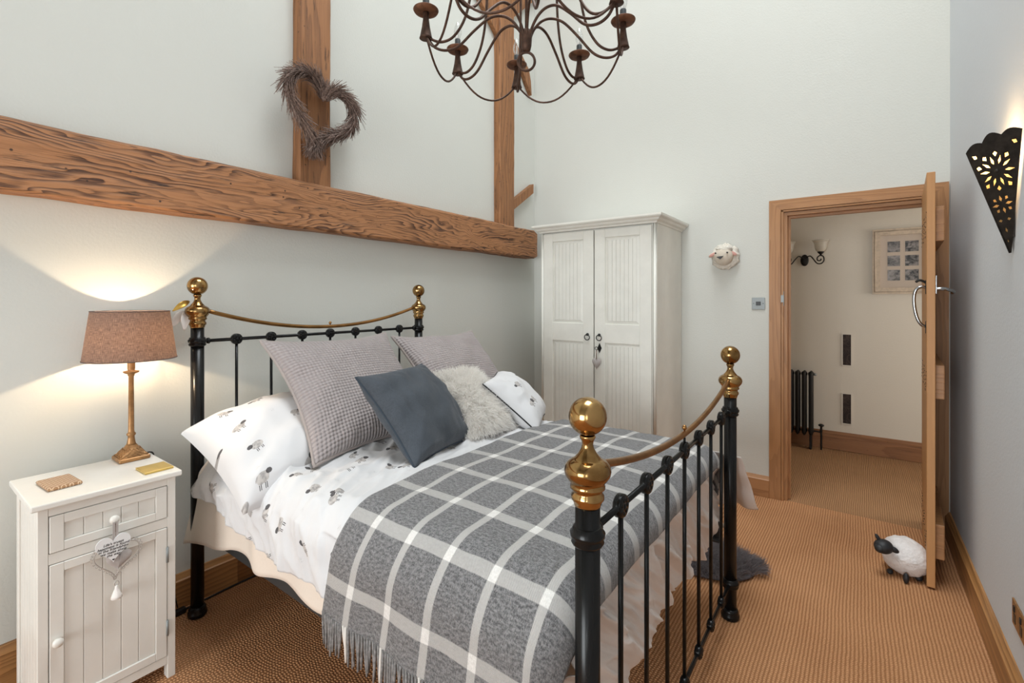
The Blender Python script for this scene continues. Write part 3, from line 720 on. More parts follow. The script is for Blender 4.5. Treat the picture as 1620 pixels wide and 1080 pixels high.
# ================================================================== SHEEP HEAD, SWITCH
sh = thing('sheep_wall_ornament', (-.80, FW, 1.66), 'felt sheep head with pink ears mounted on the wall by the door', 'wall ornament')
sy = FW-.04
part('wool_collar', B().ell((-.795, FW-.028, 1.722), (.094, .030, .094), 44, 22, .22), 'feltlight', sh)
part('face', B().ell((-.80, FW-.056, 1.722), (.067, .05, .067), 28, 18), 'felt', sh)
part('fleece_cap', B().ell((-.795, FW-.055, 1.775), (.055, .035, .022), 24, 12, .3), 'feltlight', sh)
for s_, ex, ez in ((-1, -.875, 1.738), (1, -.735, 1.742)):
    e = part('ear', B().ell((ex, FW-.052, ez), (.036, .010, .017), 18, 10, 0, Matrix.Rotation(s_*.45, 3, 'Y')), 'feltlight', sh)
    part('ear_lining', B().ell((ex, FW-.060, ez), (.029, .006, .013), 16, 8, 0, Matrix.Rotation(s_*.45, 3, 'Y')), 'pink', e)
for ex in (-.845, -.765): part('eye', B().ell((ex, FW-.105+.0, 1.745), (.0065, .006, .0065), 12, 8), 'plugblack', sh)
part('nose', B().prism([(-.838, 1.717), (-.790, 1.721), (-.812, 1.698)], FW-.118, FW-.107, 1), 'plugblack', sh)
sw = thing('light_switch', (-.577, FW, 1.33), 'square brushed steel light switch on the wall beside the doorway', 'light switch')
part('plate', B().box(-.62, -.535, FW-.006, FW-.0005, 1.333, 1.419, .002), 'steel', sw)
part('rocker', B().box(-.593, -.562, FW-.011, FW-.006, 1.362, 1.390, .002), 'plugblack', sw)
for x in (-.608, -.547): part('screw', B().lathe([(.003, FW-.0075), (.003, FW-.006)], (x, 0, 1.376), 8, 'y'), 'plugblack', sw)

# ================================================================== HALL THINGS
hs = thing('hall_wall_light', (-.417, HW, 1.72), 'black scrolled twin wall light with glass shades in the hall', 'wall light')
part('backplate', B().ell((-.417, HW-.012, 1.785), (.034, .014, .056), 24, 14), 'blackiron', hs)
for s_ in (-1, 1):
    pts = [(0, 0, 1.80), (.045*s_, -.03, 1.822), (.075*s_, -.05, 1.79), (.105*s_, -.065, 1.748), (.14*s_, -.07, 1.745), (.160*s_, -.07, 1.772), (.155*s_, -.07, 1.808), (.13*s_, -.07, 1.820), (.108*s_, -.07, 1.80), (.11*s_, -.07, 1.775), (.132*s_, -.07, 1.772), (.138*s_, -.07, 1.79)]
    ar = part('scroll_arm', B().tube(crom([(-.417+x, HW-.02+y, z) for x, y, z in pts], 6), .0055, 8), 'blackiron', hs)
    cx = -.417+.135*s_; cy_ = HW-.09
    part('cup', B().lathe([(.006, 1.82), (.010, 1.832), (.026, 1.848), (.028, 1.855)], (cx, cy_, 0), 18), 'blackiron', hs)
    part('glass_shade', B().lathe([(.024, 1.852), (.042, 1.87), (.050, 1.90), (.053, 1.93), (.062, 1.955), (.070, 1.962), (.068, 1.9625), (.051, 1.93), (.048, 1.90), (.040, 1.872), (.022, 1.856)], (cx, cy_, 0), 28), 'frosted', hs)
pf = thing('picture_frame', (.30, HW, 1.452), 'limed wooden frame of six monochrome photographs on the hall wall', 'picture')
fx0, fx1, fz0, fz1 = .105, .53, 1.455, 2.03
def mould(a, b_, c, d): return B().add([], []).prism([a, b_, c, d], HW-.03, HW-.002, 1)
fwid = .055
for poly in ([(fx0, fz0), (fx1, fz0), (fx1-fwid, fz0+fwid), (fx0+fwid, fz0+fwid)], [(fx0, fz1), (fx1, fz1), (fx1-fwid, fz1-fwid), (fx0+fwid, fz1-fwid)], [(fx0, fz0), (fx0+fwid, fz0+fwid), (fx0+fwid, fz1-fwid), (fx0, fz1)], [(fx1, fz0), (fx1-fwid, fz0+fwid), (fx1-fwid, fz1-fwid), (fx1, fz1)]):
    part('frame_moulding', mould(*poly), 'frame', pf)
bb = .018
part('inner_bead', B().tube([(fx0+bb, HW-.031, fz0+bb), (fx1-bb, HW-.031, fz0+bb), (fx1-bb, HW-.031, fz1-bb), (fx0+bb, HW-.031, fz1-bb)], .005, 8, True), 'frame', pf)
part('mount', B().box(fx0+fwid-.004, fx1-fwid+.004, HW-.014, HW-.004, fz0+fwid-.004, fz1-fwid+.004), 'mountcard', pf)
k = 0
for x0, x1 in ((.212, .299), (.333, .424)):
    for z0, z1 in ((1.825, 1.918), (1.700, 1.793), (1.573, 1.668)):
        MAT['ph%d' % k] = photo(k); part('photograph', B().box(x0, x1, HW-.0155, HW-.0145, z0, z1), 'ph%d' % k, pf); k += 1
part('glazing', B().box(fx0+fwid-.003, fx1-fwid+.003, HW-.021, HW-.019, fz0+fwid-.003, fz1-fwid+.003), 'glazing', pf)
for z0, z1, lab in ((.796, 1.08, 'upper narrow dark slate inset in the hall wall'), (.254, .527, 'lower narrow dark slate inset in the hall wall')):
    t = thing('slate_inset', (-.082, HW, z0), lab, 'wall inset', 'narrow insets in the hall wall')
    part('slate', B().box(-.114, -.052, HW-.004, HW-.001, z0, z1), 'niche', t)
    part('surround', B().box(-.122, -.114, HW-.007, HW-.0005, z0-.008, z1+.008).box(-.052, -.044, HW-.007, HW-.0005, z0-.008, z1+.008).box(-.114, -.052, HW-.007, HW-.0005, z1, z1+.008).box(-.114, -.052, HW-.007, HW-.0005, z0-.008, z0), 'hallwall', t)
ra = thing('radiator', (-.62, HW-.10, 0), 'black cast iron column radiator against the hall wall', 'radiator')
rm = B()
for dy in (-.032, .032): rm.lathe([(.005, .122), (.017, .14), (.018, .16), (.018, .70), (.017, .715), (.005, .728)], (0, dy, 0), 12)
for zz in (.165, .70): rm.ell((0, 0, zz), (.026, .048, .026), 14, 10)
rme = shared('radiator_column', rm, 'blackiron')
for k in range(11): inst('column', rme, ra, (-.358-.054*k, HW-.10, 0))
for x in (-.36, -.80): part('foot', B().box(x-.01, x+.01, HW-.14, HW-.06, -.004, .13, .004), 'blackiron', ra)
part('valve', B().tube(crom([(-.34, HW-.10, .165), (-.30, HW-.10, .165), (-.278, HW-.10, .15), (-.278, HW-.10, .05), (-.278, HW-.10, 0)], 5), .008, 8).lathe([(.008, .16), (.012, .175), (.009, .19), (.009, .215), (.022, .222), (.024, .232), (.010, .24), (0, .242)], (-.278, HW-.10, 0), 14), 'blackiron', ra)
part('end_cap', B().ell((-.325, HW-.10, .70), (.014, .014, .014), 12, 8), 'steel', ra)

# ================================================================== SCONCE ON THE RIGHT WALL
sc = thing('pierced_wall_light', (RW-.003, 2.376, 1.566), 'pierced dark tin wall light glowing on the right wall', 'wall light')
N_ = Vector((RW-.006, 2.234, 1.962)); F_ = Vector((RW-.006, 2.518, 1.962)); T_ = Vector((RW-.008, 2.376, 1.566)); G_ = Vector((.320, 2.385, 1.938))
def pierced(a, bq, t, name):
    """plate: a = wall corner, bq = ridge corner, t = tip.  plate coordinates u (across 0..1), v (0 top .. 1 tip) taken from the pattern"""
    crv = bpy.data.curves.new(name, 'CURVE'); crv.dimensions = '2D'; crv.fill_mode = 'BOTH'; crv.extrude = 0.0
    W = (bq-a).length; ex = (bq-a).normalized(); dn = (t-a); ey = -(dn-ex*dn.dot(ex)).normalized()
    def loc(p): d = p-a; return d.dot(ex), d.dot(ey)
    tx, ty = loc(t)
    def spl(pts):
        s_ = crv.splines.new('POLY'); s_.points.add(len(pts)-1); s_.use_cyclic_u = True
        for i, (x, y) in enumerate(pts): s_.points[i].co = (x, y, 0, 1)
    # outline: wall corner, three scallops, ridge corner, tip
    top = []
    h = .05*1.0
    for k in range(3):
        for i in range(9):
            q = i/8; top.append((W*(k+q)/3, (.020 if k == 1 else .012)*math.sin(PI*q)+(.012 if k == 1 else .010*math.sin(PI*.5*(q if k == 0 else 1-q)))))
    spl(top+[(tx+.004, ty), (tx-.004, ty)])
    H = -ty
    def at(u, v): # v down; u across the local width
        yl = -v*H; xl = tx*v+(0)*(1-v); xr = W*(1-v)+tx*v
        return xl+(xr-xl)*u, yl
    def diamond(c, l, w_, an): 
        ca, sa = math.cos(an), math.sin(an)
        spl([(c[0]+ca*p-sa*q, c[1]+sa*p+ca*q) for p, q in ((-l, 0), (-l*.2, w_), (l, 0), (-l*.2, -w_))])
    c0 = at(.5, .26)
    for k in range(10):
        an = 2*PI*k/10+.2; diamond((c0[0]+.040*math.cos(an), c0[1]+.040*math.sin(an)), .016, .0048, an)
    for k in range(10):
        an = 2*PI*(k+.5)/10+.2; px_, py_ = c0[0]+.060*math.cos(an), c0[1]+.060*math.sin(an)
        xl = tx*(-py_/H); xr = W*(1+py_/H)+tx*(-py_/H)
        if px_ > xl+.014 and px_ < xr-.014: diamond((px_, py_), .0095, .0075, an+PI)
    c1 = at(.5, .56)
    for k in range(4):
        an = PI/2*k; diamond((c1[0]+.022*math.cos(an), c1[1]+.022*math.sin(an)), .012, .0055, an)
    for k in range(4):
        an = PI/2*(k+.5); diamond((c1[0]+.027*math.cos(an), c1[1]+.027*math.sin(an)), .0075, .006, an+PI)
    for u_, v_ in ((.12, .07), (.88, .07)): diamond(at(u_, v_), .010, .007, PI/4)
    diamond(at(.25, .70), .007, .006, PI); diamond(at(.75, .70), .007, .006, 0); diamond(at(.5, .79), .011, .0045, PI/2); diamond(at(.5, .89), .007, .003, PI/2)
    co = bpy.data.objects.new(name, crv); me = bpy.data.meshes.new_from_object(co); bpy.data.objects.remove(co)
    nrm = ex.cross(ey)
    bm = bmesh.new(); bm.from_mesh(me)
    for v in bm.verts: v.co = a+ex*v.co.x+ey*v.co.y
    bmesh.ops.triangulate(bm, faces=bm.faces)
    bm.to_mesh(me); bm.free()
    return me, a, ex, ey, (c0, nrm)
for a, lab in ((N_, 0), (F_, 1)):
    me, aa, ex, ey, (c0, nrm) = pierced(a, G_, T_, 'plate')
    pt = part('pierced_plate', me, 'metaldark', sc, normals=False)
    md = pt.modifiers.new('thick', 'SOLIDIFY'); md.thickness = .0015; md.offset = 0
    cc = aa+ex*c0[0]+ey*c0[1]
    part('boss', B().ell(tuple(cc), (.007, .007, .007), 12, 8), 'metaldark', pt)
    ins = Vector((RW-.03, 2.376, 1.85)); k_ = .10
    q = [p+(ins-p)*k_ for p in (a, G_, T_)]
    q[0].z -= .006; q[1].z -= .004
    part('amber_liner', B().add(q, [(0, 1, 2)]), 'liner', sc, normals=False)
part('bracket', B().box(RW-.006, RW-.0005, 2.35, 2.40, 1.62, 1.93), 'metaldark', sc)
part('bulb', B().ell((RW-.050, 2.376, 1.86), (.016, .016, .030), 14, 10), 'bulb', sc)
l = bpy.data.lights.new('pierced_wall_light_bulb', 'POINT'); l.energy = 3.5; l.color = (1.0, 0.70, 0.38); l.shadow_soft_size = .02
lo = bpy.data.objects.new('pierced_wall_light_bulb', l); C.objects.link(lo); lo.location = (RW-.050, 2.376, 1.905)
so = thing('wall_socket', (RW, 2.30, .277), 'dark bronze double power socket low on the right wall', 'socket')
part('plate', B().box(RW-.006, RW-.0005, 2.216, 2.362, .278, .364, .001, 1), 'bronze', so)
for y in (2.25, 2.328):
    part('socket_hole', B().box(RW-.0072, RW-.0058, y-.012, y+.012, .292, .322), 'plugblack', so)
    part('switch_rocker', B().box(RW-.010, RW-.0058, y-.006, y+.006, .330, .350, .001, 1), 'plugblack', so)

# ================================================================== CHANDELIER
CX_, CY_ = -1.079, 1.571
fwv = Vector((-math.sin(cam.rotation_euler.z), math.cos(cam.rotation_euler.z), 0)); rgv = Vector((math.cos(cam.rotation_euler.z), math.sin(cam.rotation_euler.z), 0))
ch = thing('chandelier', (CX_, CY_, 2.33), 'rusty wrought iron eight-arm candle chandelier hanging above the bed', 'chandelier')
part('hub', B().lathe([(.008, 2.40), (.016, 2.405), (.021, 2.425), (.024, 2.47), (.024, 2.482), (.014, 2.49)], (CX_, CY_, 0), 16), 'rust', ch)
part('bottom_ring', B().tube([(CX_+rgv.x*.034*math.cos(t*PI/16), CY_+rgv.y*.034*math.cos(t*PI/16), 2.362+.037*math.sin(t*PI/16)) for t in range(32)], .0055, 8, True), 'rust', ch)
part('stem', B().tube([(CX_, CY_, 2.48), (CX_, CY_, 3.25)], .006, 8).tube([(CX_, CY_, 3.25), (CX_, CY_, CEIL-.03)], .004, 6).lathe([(.05, CEIL-.03), (.06, CEIL-.002)], (CX_, CY_, 0), 16), 'rust', ch)
part('crown', B().lathe([(.008, 3.10), (.03, 3.12), (.03, 3.17), (.008, 3.20)], (CX_, CY_, 0), 16), 'rust', ch)
discm = shared('drip_disc', B().lathe([(.006, .010), (.030, .004), (.046, .010), (.050, .017), (.0495, .0185), (.045, .0125), (.030, .007), (.006, .013)], (0, 0, 0), 28), 'rustdisc')
conem = shared('candle_cone', B().lathe([(.026, -.095), (.024, -.09), (.016, -.05), (.012, -.02), (.011, .008)], (0, 0, 0), 16), 'rust')
slevm = shared('candle_sleeve', B().lathe([(.0125, .012), (.0130, .014), (.0130, .060), (.0115, .0625), (.004, .0625)], (0, 0, 0), 16), 'blackplastic')
bulbm = shared('candle_bulb', B().lathe([(.009, .0625), (.0115, .070), (.0165, .085), (.0175, .096), (.0150, .113), (.0090, .131), (.0035, .142), (0, .145)], (0, 0, 0), 18), 'glass')
filam = shared('filament', B().tube([(0, 0, .0625), (.001, 0, .095), (-.001, .001, .112)], [.0045, .003, .0012], 6), plain('frosted_stem', (0.85, 0.84, 0.80), 0.3))
RC = .40; ZC = 2.53
def rz_(ang, r, z): 
    d = rgv*math.cos(ang)+fwv*math.sin(ang); return Vector((CX_, CY_, 0))+d*r+Vector((0, 0, z))
angs = [math.radians(5+45*k) for k in range(8)]
armp = [(.016, 2.455), (.030, 2.490), (.060, 2.525), (.10, 2.540), (.15, 2.528), (.21, 2.475), (.27, 2.412), (.32, 2.392), (.365, 2.402), (.392, 2.438), (.400, 2.47)]
upp = [(.012, 3.14), (.10, 3.135), (.18, 3.05), (.208, 2.90), (.214, 2.75), (.224, 2.62), (.248, 2.52), (.290, 2.450), (.335, 2.425), (.375, 2.432), (.398, 2.455)]
for k, an in enumerate(angs):
    part('arm', B().tube(crom([rz_(an, r, z) for r, z in armp], 5), .0055, 8), 'rust', ch)
    part('upper_rod', B().tube(crom([rz_(an, r, z) for r, z in upp], 5), .0055, 8), 'rust', ch)
    an2 = angs[(k+1) % 8]+(2*PI if k == 7 else 0)
    sw_ = []
    for i in range(17):
        q = i/16; a_ = an+(an2-an)*q; rr = RC*math.cos(abs(an2-an)/2)/math.cos(a_-(an+an2)/2)
        sw_.append(rz_(a_, rr, 2.345+.105*abs(2*q-1)**2.2))
    part('swag', B().tube(sw_, .0045, 8), 'rust', ch)
    p = rz_(an, RC, ZC)
    cn = inst('candle_cone', conem, ch, p)
    dc = inst('drip_disc', discm, ch, p)
    sl = inst('candle_sleeve', slevm, ch, p)
    bu = inst('candle_bulb', bulbm, ch, p)
    inst('filament', filam, bu, p)

# ================================================================== BED FRAME
HX, FX = -2.37, -0.455
HY0, HY1 = 0.868, 2.178          # head posts
FY0, FY1 = 0.888, 2.252          # foot posts
bed = thing('iron_bed', (-1.41, 1.55, 0), 'black iron bedstead with brass ball finials and curved brass rails', 'bed')
def post(x, y, ztop, collars, label):
    zt = ztop-.185
    p = part('bed_post', B().lathe([(.026, .03), (.026, zt+.005)], (x, y, 0), 28), 'iron', bed)
    fin = [(.027, -.186), (.0285, -.182), (.030, -.176), (.0345, -.170), (.0345, -.163), (.0305, -.158), (.0305, -.152), (.0365, -.148), (.0365, -.143), (.034, -.139), (.040, -.132), (.047, -.122), (.049, -.112), (.0465, -.102), (.040, -.094), (.031, -.089), (.028, -.087), (.026, -.084), (.019, -.076), (.0135, -.066), (.0115, -.058), (.013, -.050), (.0165, -.044), (.0165, -.040), (.013, -.0375)]
    for i in range(17):
        t = PI*(1-i/16*.895-.105)+0
        fin.append((max(0, .040*math.sin(PI*(.105+.895*i/16))), -.040*math.cos(PI*(.105+.895*i/16))))
    part('ball_finial', B().lathe([(r, ztop+z) for r, z in fin], (x, y, 0), 36), 'brass', p)
    for zc in collars:
        part('collar', B().lathe([(.027, zc-.022), (.031, zc-.020), (.0345, zc-.014), (.031, zc-.008), (.036, zc-.002), (.037, zc+.005), (.032, zc+.011), (.031, zc+.016), (.027, zc+.019)], (x, y, 0), 28), 'iron', p)
    part('post_foot', B().lathe([(.034, 0), (.038, .006), (.038, .018), (.033, .026), (.034, .034), (.030, .042), (.0265, .045)], (x, y, 0), 28), 'iron', p)
    return p
post(HX, HY0, 1.463, (1.217,), 0); post(HX, HY1, 1.463, (1.217,), 0)
post(FX, FY0, 1.158, (.912, .155), 0); post(FX, FY1, 1.158, (.912, .155), 0)
def rosette(r):
    b = B().lathe([(0, -.011), (r*.86, -.011), (r, -.007), (r, .007), (r*.86, .011), (0, .011)], (0, 0, 0), 22, 'x')
    for s_ in (-1, 1):
        for k in range(7):
            t = 2*PI*k/7; b.ell((s_*.011, r*.58*math.cos(t), r*.58*math.sin(t)), (.0022, r*.19, r*.19), 8, 6)
        b.ell((s_*.011, 0, 0), (.0032, r*.24, r*.24), 10, 8)
    return b
ros_h = shared('rosette', rosette(.0255), 'iron'); ros_f = shared('rosette', rosette(.028), 'iron'); ros_l = shared('rosette', rosette(.023), 'iron')
def panel(x, y0, y1, zu, zl, rh, rl, zend, zmid, nm):
    part(nm+'_top_rail', B().tube([(x, y0+.024, zu), (x, y1-.024, zu)], .0078, 12).lathe([(.006, y0+.034), (.013, y0+.038), (.014, y0+.046), (.008, y0+.052)], (x, 0, zu), 12, 'y').lathe([(.006, y1-.034), (.013, y1-.038), (.014, y1-.046), (.008, y1-.052)], (x, 0, zu), 12, 'y'), 'iron', bed)
    part(nm+'_bottom_rail', B().tube([(x, y0+.024, zl), (x, y1-.024, zl)], .0075, 12), 'iron', bed)
    pts = []
    for i in range(41):
        q = i/40; pts.append((x, y0+.040+(y1-y0-.080)*q, zmid+(zend-zmid)*abs(2*q-1)**2.0))
    cr = part(nm+'_brass_rail', B().tube(pts, .0095, 12), 'brassrail', bed)
    ym = (y0+y1)/2
    part('brass_knob', B().lathe([(.003, zmid), (.003, zmid+.012), (.007, zmid+.016), (.008, zmid+.021), (.005, zmid+.027), (0, zmid+.029)], (x, ym, 0), 12), 'brassrail', cr)
    part('stay', B().tube([(x, ym, zmid-.012), (x, ym, zu+.02)], .004, 8), 'iron', cr)
    sp = shared('spindle', B().tube([(0, 0, zl), (0, 0, zu)], .0065, 10), 'iron')
    for k in range(7):
        y = y0+(y1-y0)*(k+1)/8
        s_ = inst('spindle', sp, bed, (x, y, 0))
        inst('rosette', rh, s_, (x, y, zu)); inst('rosette', rl, s_, (x, y, zl))
panel(HX, HY0, HY1, 1.217, .42, ros_h, ros_l, 1.352, 1.254, 'headboard')
panel(FX, FY0, FY1, .912, .155, ros_f, ros_l, 1.047, .966, 'footboard')
for y in (.895, 2.215):
    r_ = part('side_rail', B().box(HX+.026, FX-.03, y-.004, y+.004, .345, .425).box(HX+.026, FX-.03, y if y < 1.5 else y-.035, y+.035 if y < 1.5 else y, .347, .353), 'railgrey', bed)
    part('bolt', B().lathe([(.006, y-.012), (.006, y-.004)], (HX+.04, 0, .365), 8, 'y'), 'brass', r_)
for k in range(9): part('slat', B().box(-2.25+.2*k, -2.19+.2*k, .905, 2.205, .354, .364), 'railgrey', bed)
single('mattress', B().box(-2.325, -.60, .905, 2.225, .366, .655, .04, 3), 'mattress', (-1.42, 1.56, .366), 'cream mattress under the bedding of the iron bed', 'mattress')

# ================================================================== BEDDING
TOP = .745
def drape(e, R):
    if e <= 0: return 0, 0
    q = PI*R/2
    if e < q: return R*math.sin(e/R), R*(1-math.cos(e/R))
    return R, R+e-q
def surf(a, b, Rb, lift, x1, y0, y1, folds, seed, Ra=.06, flare=0.0):
    """cloth laid flat at (a,b) in bed coordinates -> draped position over the bed (Rb: roundness of the long sides, Ra: of the foot)"""
    ea = max(0, a-(x1-Ra)); en = max(0, (y0+Rb)-b); ef = max(0, b-(y1-Rb)); eb = max(en, ef)
    sgn = -1 if en > 0 else 1
    e = math.hypot(ea, eb); ca, cb = (ea/e, eb/e) if e > 1e-9 else (0, 0)
    R = Ra*ca*ca+Rb*cb*cb if e > 1e-9 else Ra
    out, dr = drape(e, R)
    x = min(a, x1-Ra)+out*ca; y = min(max(b, y0+Rb), y1-Rb)+sgn*out*cb
    ux = (a+2.3)/1.8; uy = (b-y0)/(y1-y0)
    puff = .028*max(0, min(1, (uy)*4))*max(0, min(1, (1-uy)*4))*max(0, min(1, (1-ux)*5+.3))
    z = TOP+lift+puff-dr
    hang = max(0, dr-R*.4)
    if folds:
        along = a if cb > ca else b
        f = folds*min(1, hang/.15)*(math.sin(along*19+seed+2.3*nz(along*2.1, seed))*.5+nz(along*7, dr*3, seed))
        x += f*ca; y += sgn*f*cb
    if flare: y += sgn*cb*flare*hang
    return Vector((x, y, z)), hang
RB = .13
X1, Y0, Y1 = -.505, .838, 2.275
# fitted sheet / valance hanging below the duvet
def sheetfn(i, j):
    a = -2.335+(X1-.10-(-2.335))*i; b = (Y0+.022+RB-.02)-.335+(Y1-Y0-.044-2*(RB-.02)+.67)*j
    # longer towards the head on the near side
    if j < .5:
        ext = .045+.05*max(0, 1-(a+2.335)/.30)-.02*max(0, (a+1.9)/1.4)+.04*max(0, 1-(a+2.335)/.15)+.008*math.sin(a*17); b = b-ext*max(0, 1-j*4)
    p, h = surf(a, b, RB-.02, -.030, X1-.02, Y0+.022, Y1-.022, .018, 4.0)
    p.x = min(p.x, -.50)
    hx = max(0, 1-(a+2.335)/.25)
    p.x -= hx*h*.28; p.y -= hx*h*.12*(1 if j < .5 else -1)
    p.z += .006*nz(a*9, b*9, 2)
    return p
sht = single('bed_sheet', B().grid(sheetfn, 110, 130, lambda i, j: (i*2, j*2)), 'sheet', (-1.42, 1.56, .70), 'cream cotton sheet hanging below the sheep-print duvet', 'sheet')
sht.modifiers.new('thick', 'SOLIDIFY').thickness = .003
# duvet
AF = X1-.06+.055                   # printed duvet ends just over the foot edge
def duvuv(i, j):
    a = -2.30+(AF+2.30)*i; b = (Y0+RB)-.325+(Y1-Y0-2*RB+.65)*j
    if j < .12:
        b += (.12-j)/.12*(.10*max(0, 1-(a+2.3)/.55))      # rises towards the head
    return a, b
def duvfn(i, j):
    a, b = duvuv(i, j)
    p, h = surf(a, b, RB, 0, X1, Y0, Y1, .016*min(1, max(.1, (-1.2-a)/.2)), 1.0, .06, .05)
    n = Vector((0, 0, 1)) if h < .02 else Vector((0, -1 if b < 1.5 else 1, .2))
    r1 = nz(a*5+b*3.2, b*2.0-a*1.1, 1.7); r2 = nz(a*11+b*6, b*5-a*3, 4.2); r3 = nz(a*22+b*15, b*11-a*9, 7.7)
    wr = (1-abs(r1))**3*.022+(1-abs(r2))**3*.014+r3*.004+(1-abs(nz(a*30+b*11, b*7-a*5, 3.3)))**4*.006-.023
    wr += .010*nz(a*2.0, b*2.0, 9.1)
    k = min(1, max(.0, (-1.15-a)/.25))
    p += n*(wr*(.12+.88*k)-.004*(1-k))
    if a < -2.1: p.z -= .03*((-2.1-a)/.2)**2
    return p
dv = single('duvet', B().grid(duvfn, 230, 260, duvuv), 'sheepprint', (-1.42, 1.56, .74), 'white duvet printed with small grey sheep spread over the bed', 'duvet')
dv.modifiers.new('thick', 'SOLIDIFY').thickness = .012
# gathered foot end of the duvet cover, hanging inside the footboard
def ruchfn(i, j):
    y = Y0+.075+(Y1-Y0-.10)*i
    d = j*(.318+.025*math.sin(i*9)+.03*nz(i*6, 0, 3))
    # diagonal swagged gathers
    q = i*1.4
    w1_ = 1-abs(nz(q*7-d*7+.8*nz(q*3, d*4, 1), d*2.4+q*.8, 2)); w2_ = 1-abs(nz(q*15-d*17+nz(q*5, d*6, 3), d*3.2+q, 6)); w3_ = 1-abs(nz(q*30-d*36, d*6, 9))
    g = w1_**4*.060+w2_**4*.034+w3_**2*.010-.068
    x = X1-.008+(g+.02*j)*min(1, d/.05)*(1-.5*j)-.010*max(0, j-.6)
    z = TOP-.060-d
    yy = y+.006*nz(q*8, d*12, 4)
    if i > .93: yy += (i-.93)*1.2*(.25+d)
    x += max(0, (i-.95))*.9*d
    return (min(x, X1+.008) if i < .94 else x, yy, z)
rc = single('duvet_foot_drape', B().grid(ruchfn, 300, 120, lambda i, j: (i*1.4, j*.4)), 'ruched', (X1, 1.56, .37), 'gathered white duvet cover hanging inside the black footboard', 'bedding')
rc.modifiers.new('thick', 'SOLIDIFY').thickness = .003
# corner of the duvet falling on the far side, beyond the far foot post
def cornfn(i, j):
    t = i; a = Vector((-.62, 2.285, .73)); 
    x = -.80+(.385)*t; d = j
    y = 2.272+.05*math.sin(t*11)*d+(.05+.22*t*t)*d+.02*nz(t*7, d*3, 8)
    z = .73-(.30+.02*nz(t*5, 0, 1))*d-.02*t
    return (x+.035*t*d, y, z)
cf = single('duvet_corner', B().grid(cornfn, 50, 30, lambda i, j: (i*.4, j*.3)), 'ruched', (-.6, 2.32, .43), 'white duvet corner falling beside the far footboard post', 'bedding')
cf.modifiers.new('thick', 'SOLIDIFY').thickness = .003
# throw
TA0, TA1 = -1.262, X1-.06+.132
def thruv(i, j):
    a = TA0+(TA1-TA0)*i; b = (Y0+RB)-.375+(Y1-Y0-2*RB+.375+.30)*j
    return a, b
def thrfn(i, j):
    a, b = thruv(i, j)
    a2 = a+(.012*nz(b*2, 5, 1)-.035*max(0, (Y0+.02-b))/.3)*(1-i)
    p, h = surf(a2, b, RB+.014, .015, X1+.012, Y0-.016, Y1+.016, .006, 6.0, .068, .09)
    p.z += .006*nz(a*5, b*5, 12)+.003*nz(a*14, b*12, 3)+.004
    return p
tw = thing('throw_blanket', (-.95, 1.45, .76), 'grey wool throw with white window-check lines over the bed foot', 'blanket')
th = part('woven_cloth', B().grid(thrfn, 110, 230, lambda i, j: (thruv(i, j)[0]+1.146, thruv(i, j)[1]-1.071)), 'plaid', tw)
th.modifiers.new('thick', 'SOLIDIFY').thickness = .007
fg = B(); fgw = B(); NT = 78
for k in range(NT):
    i = (k+.5)/NT; p = thrfn(i, 0.0); q = thrfn(i, .01)
    a = thruv(i, 0)[0]; u_ = ((a+1.146)/.148+.5) % 1
    d = Vector((0, -.10, -1)).normalized()
    L = random.uniform(.082, .105); sw_ = random.uniform(-.012, .012); sy_ = random.uniform(-.006, .008)
    pts = [p+Vector((0, 0, .004)), p+Vector((sw_*.2, sy_*.3, -L*.33)), p+Vector((sw_*.6, sy_*.7, -L*.68)), p+Vector((sw_, sy_, -L))]
    (fgw if abs(u_-.5) < .045 else fg).tube(pts, [.0036, .0042, .0040, .0028], 6)
part('fringe', fg, 'tassel', tw, 'stuff'); part('fringe', fgw, 'tasselw', tw, 'stuff', 'white fringe tassels')

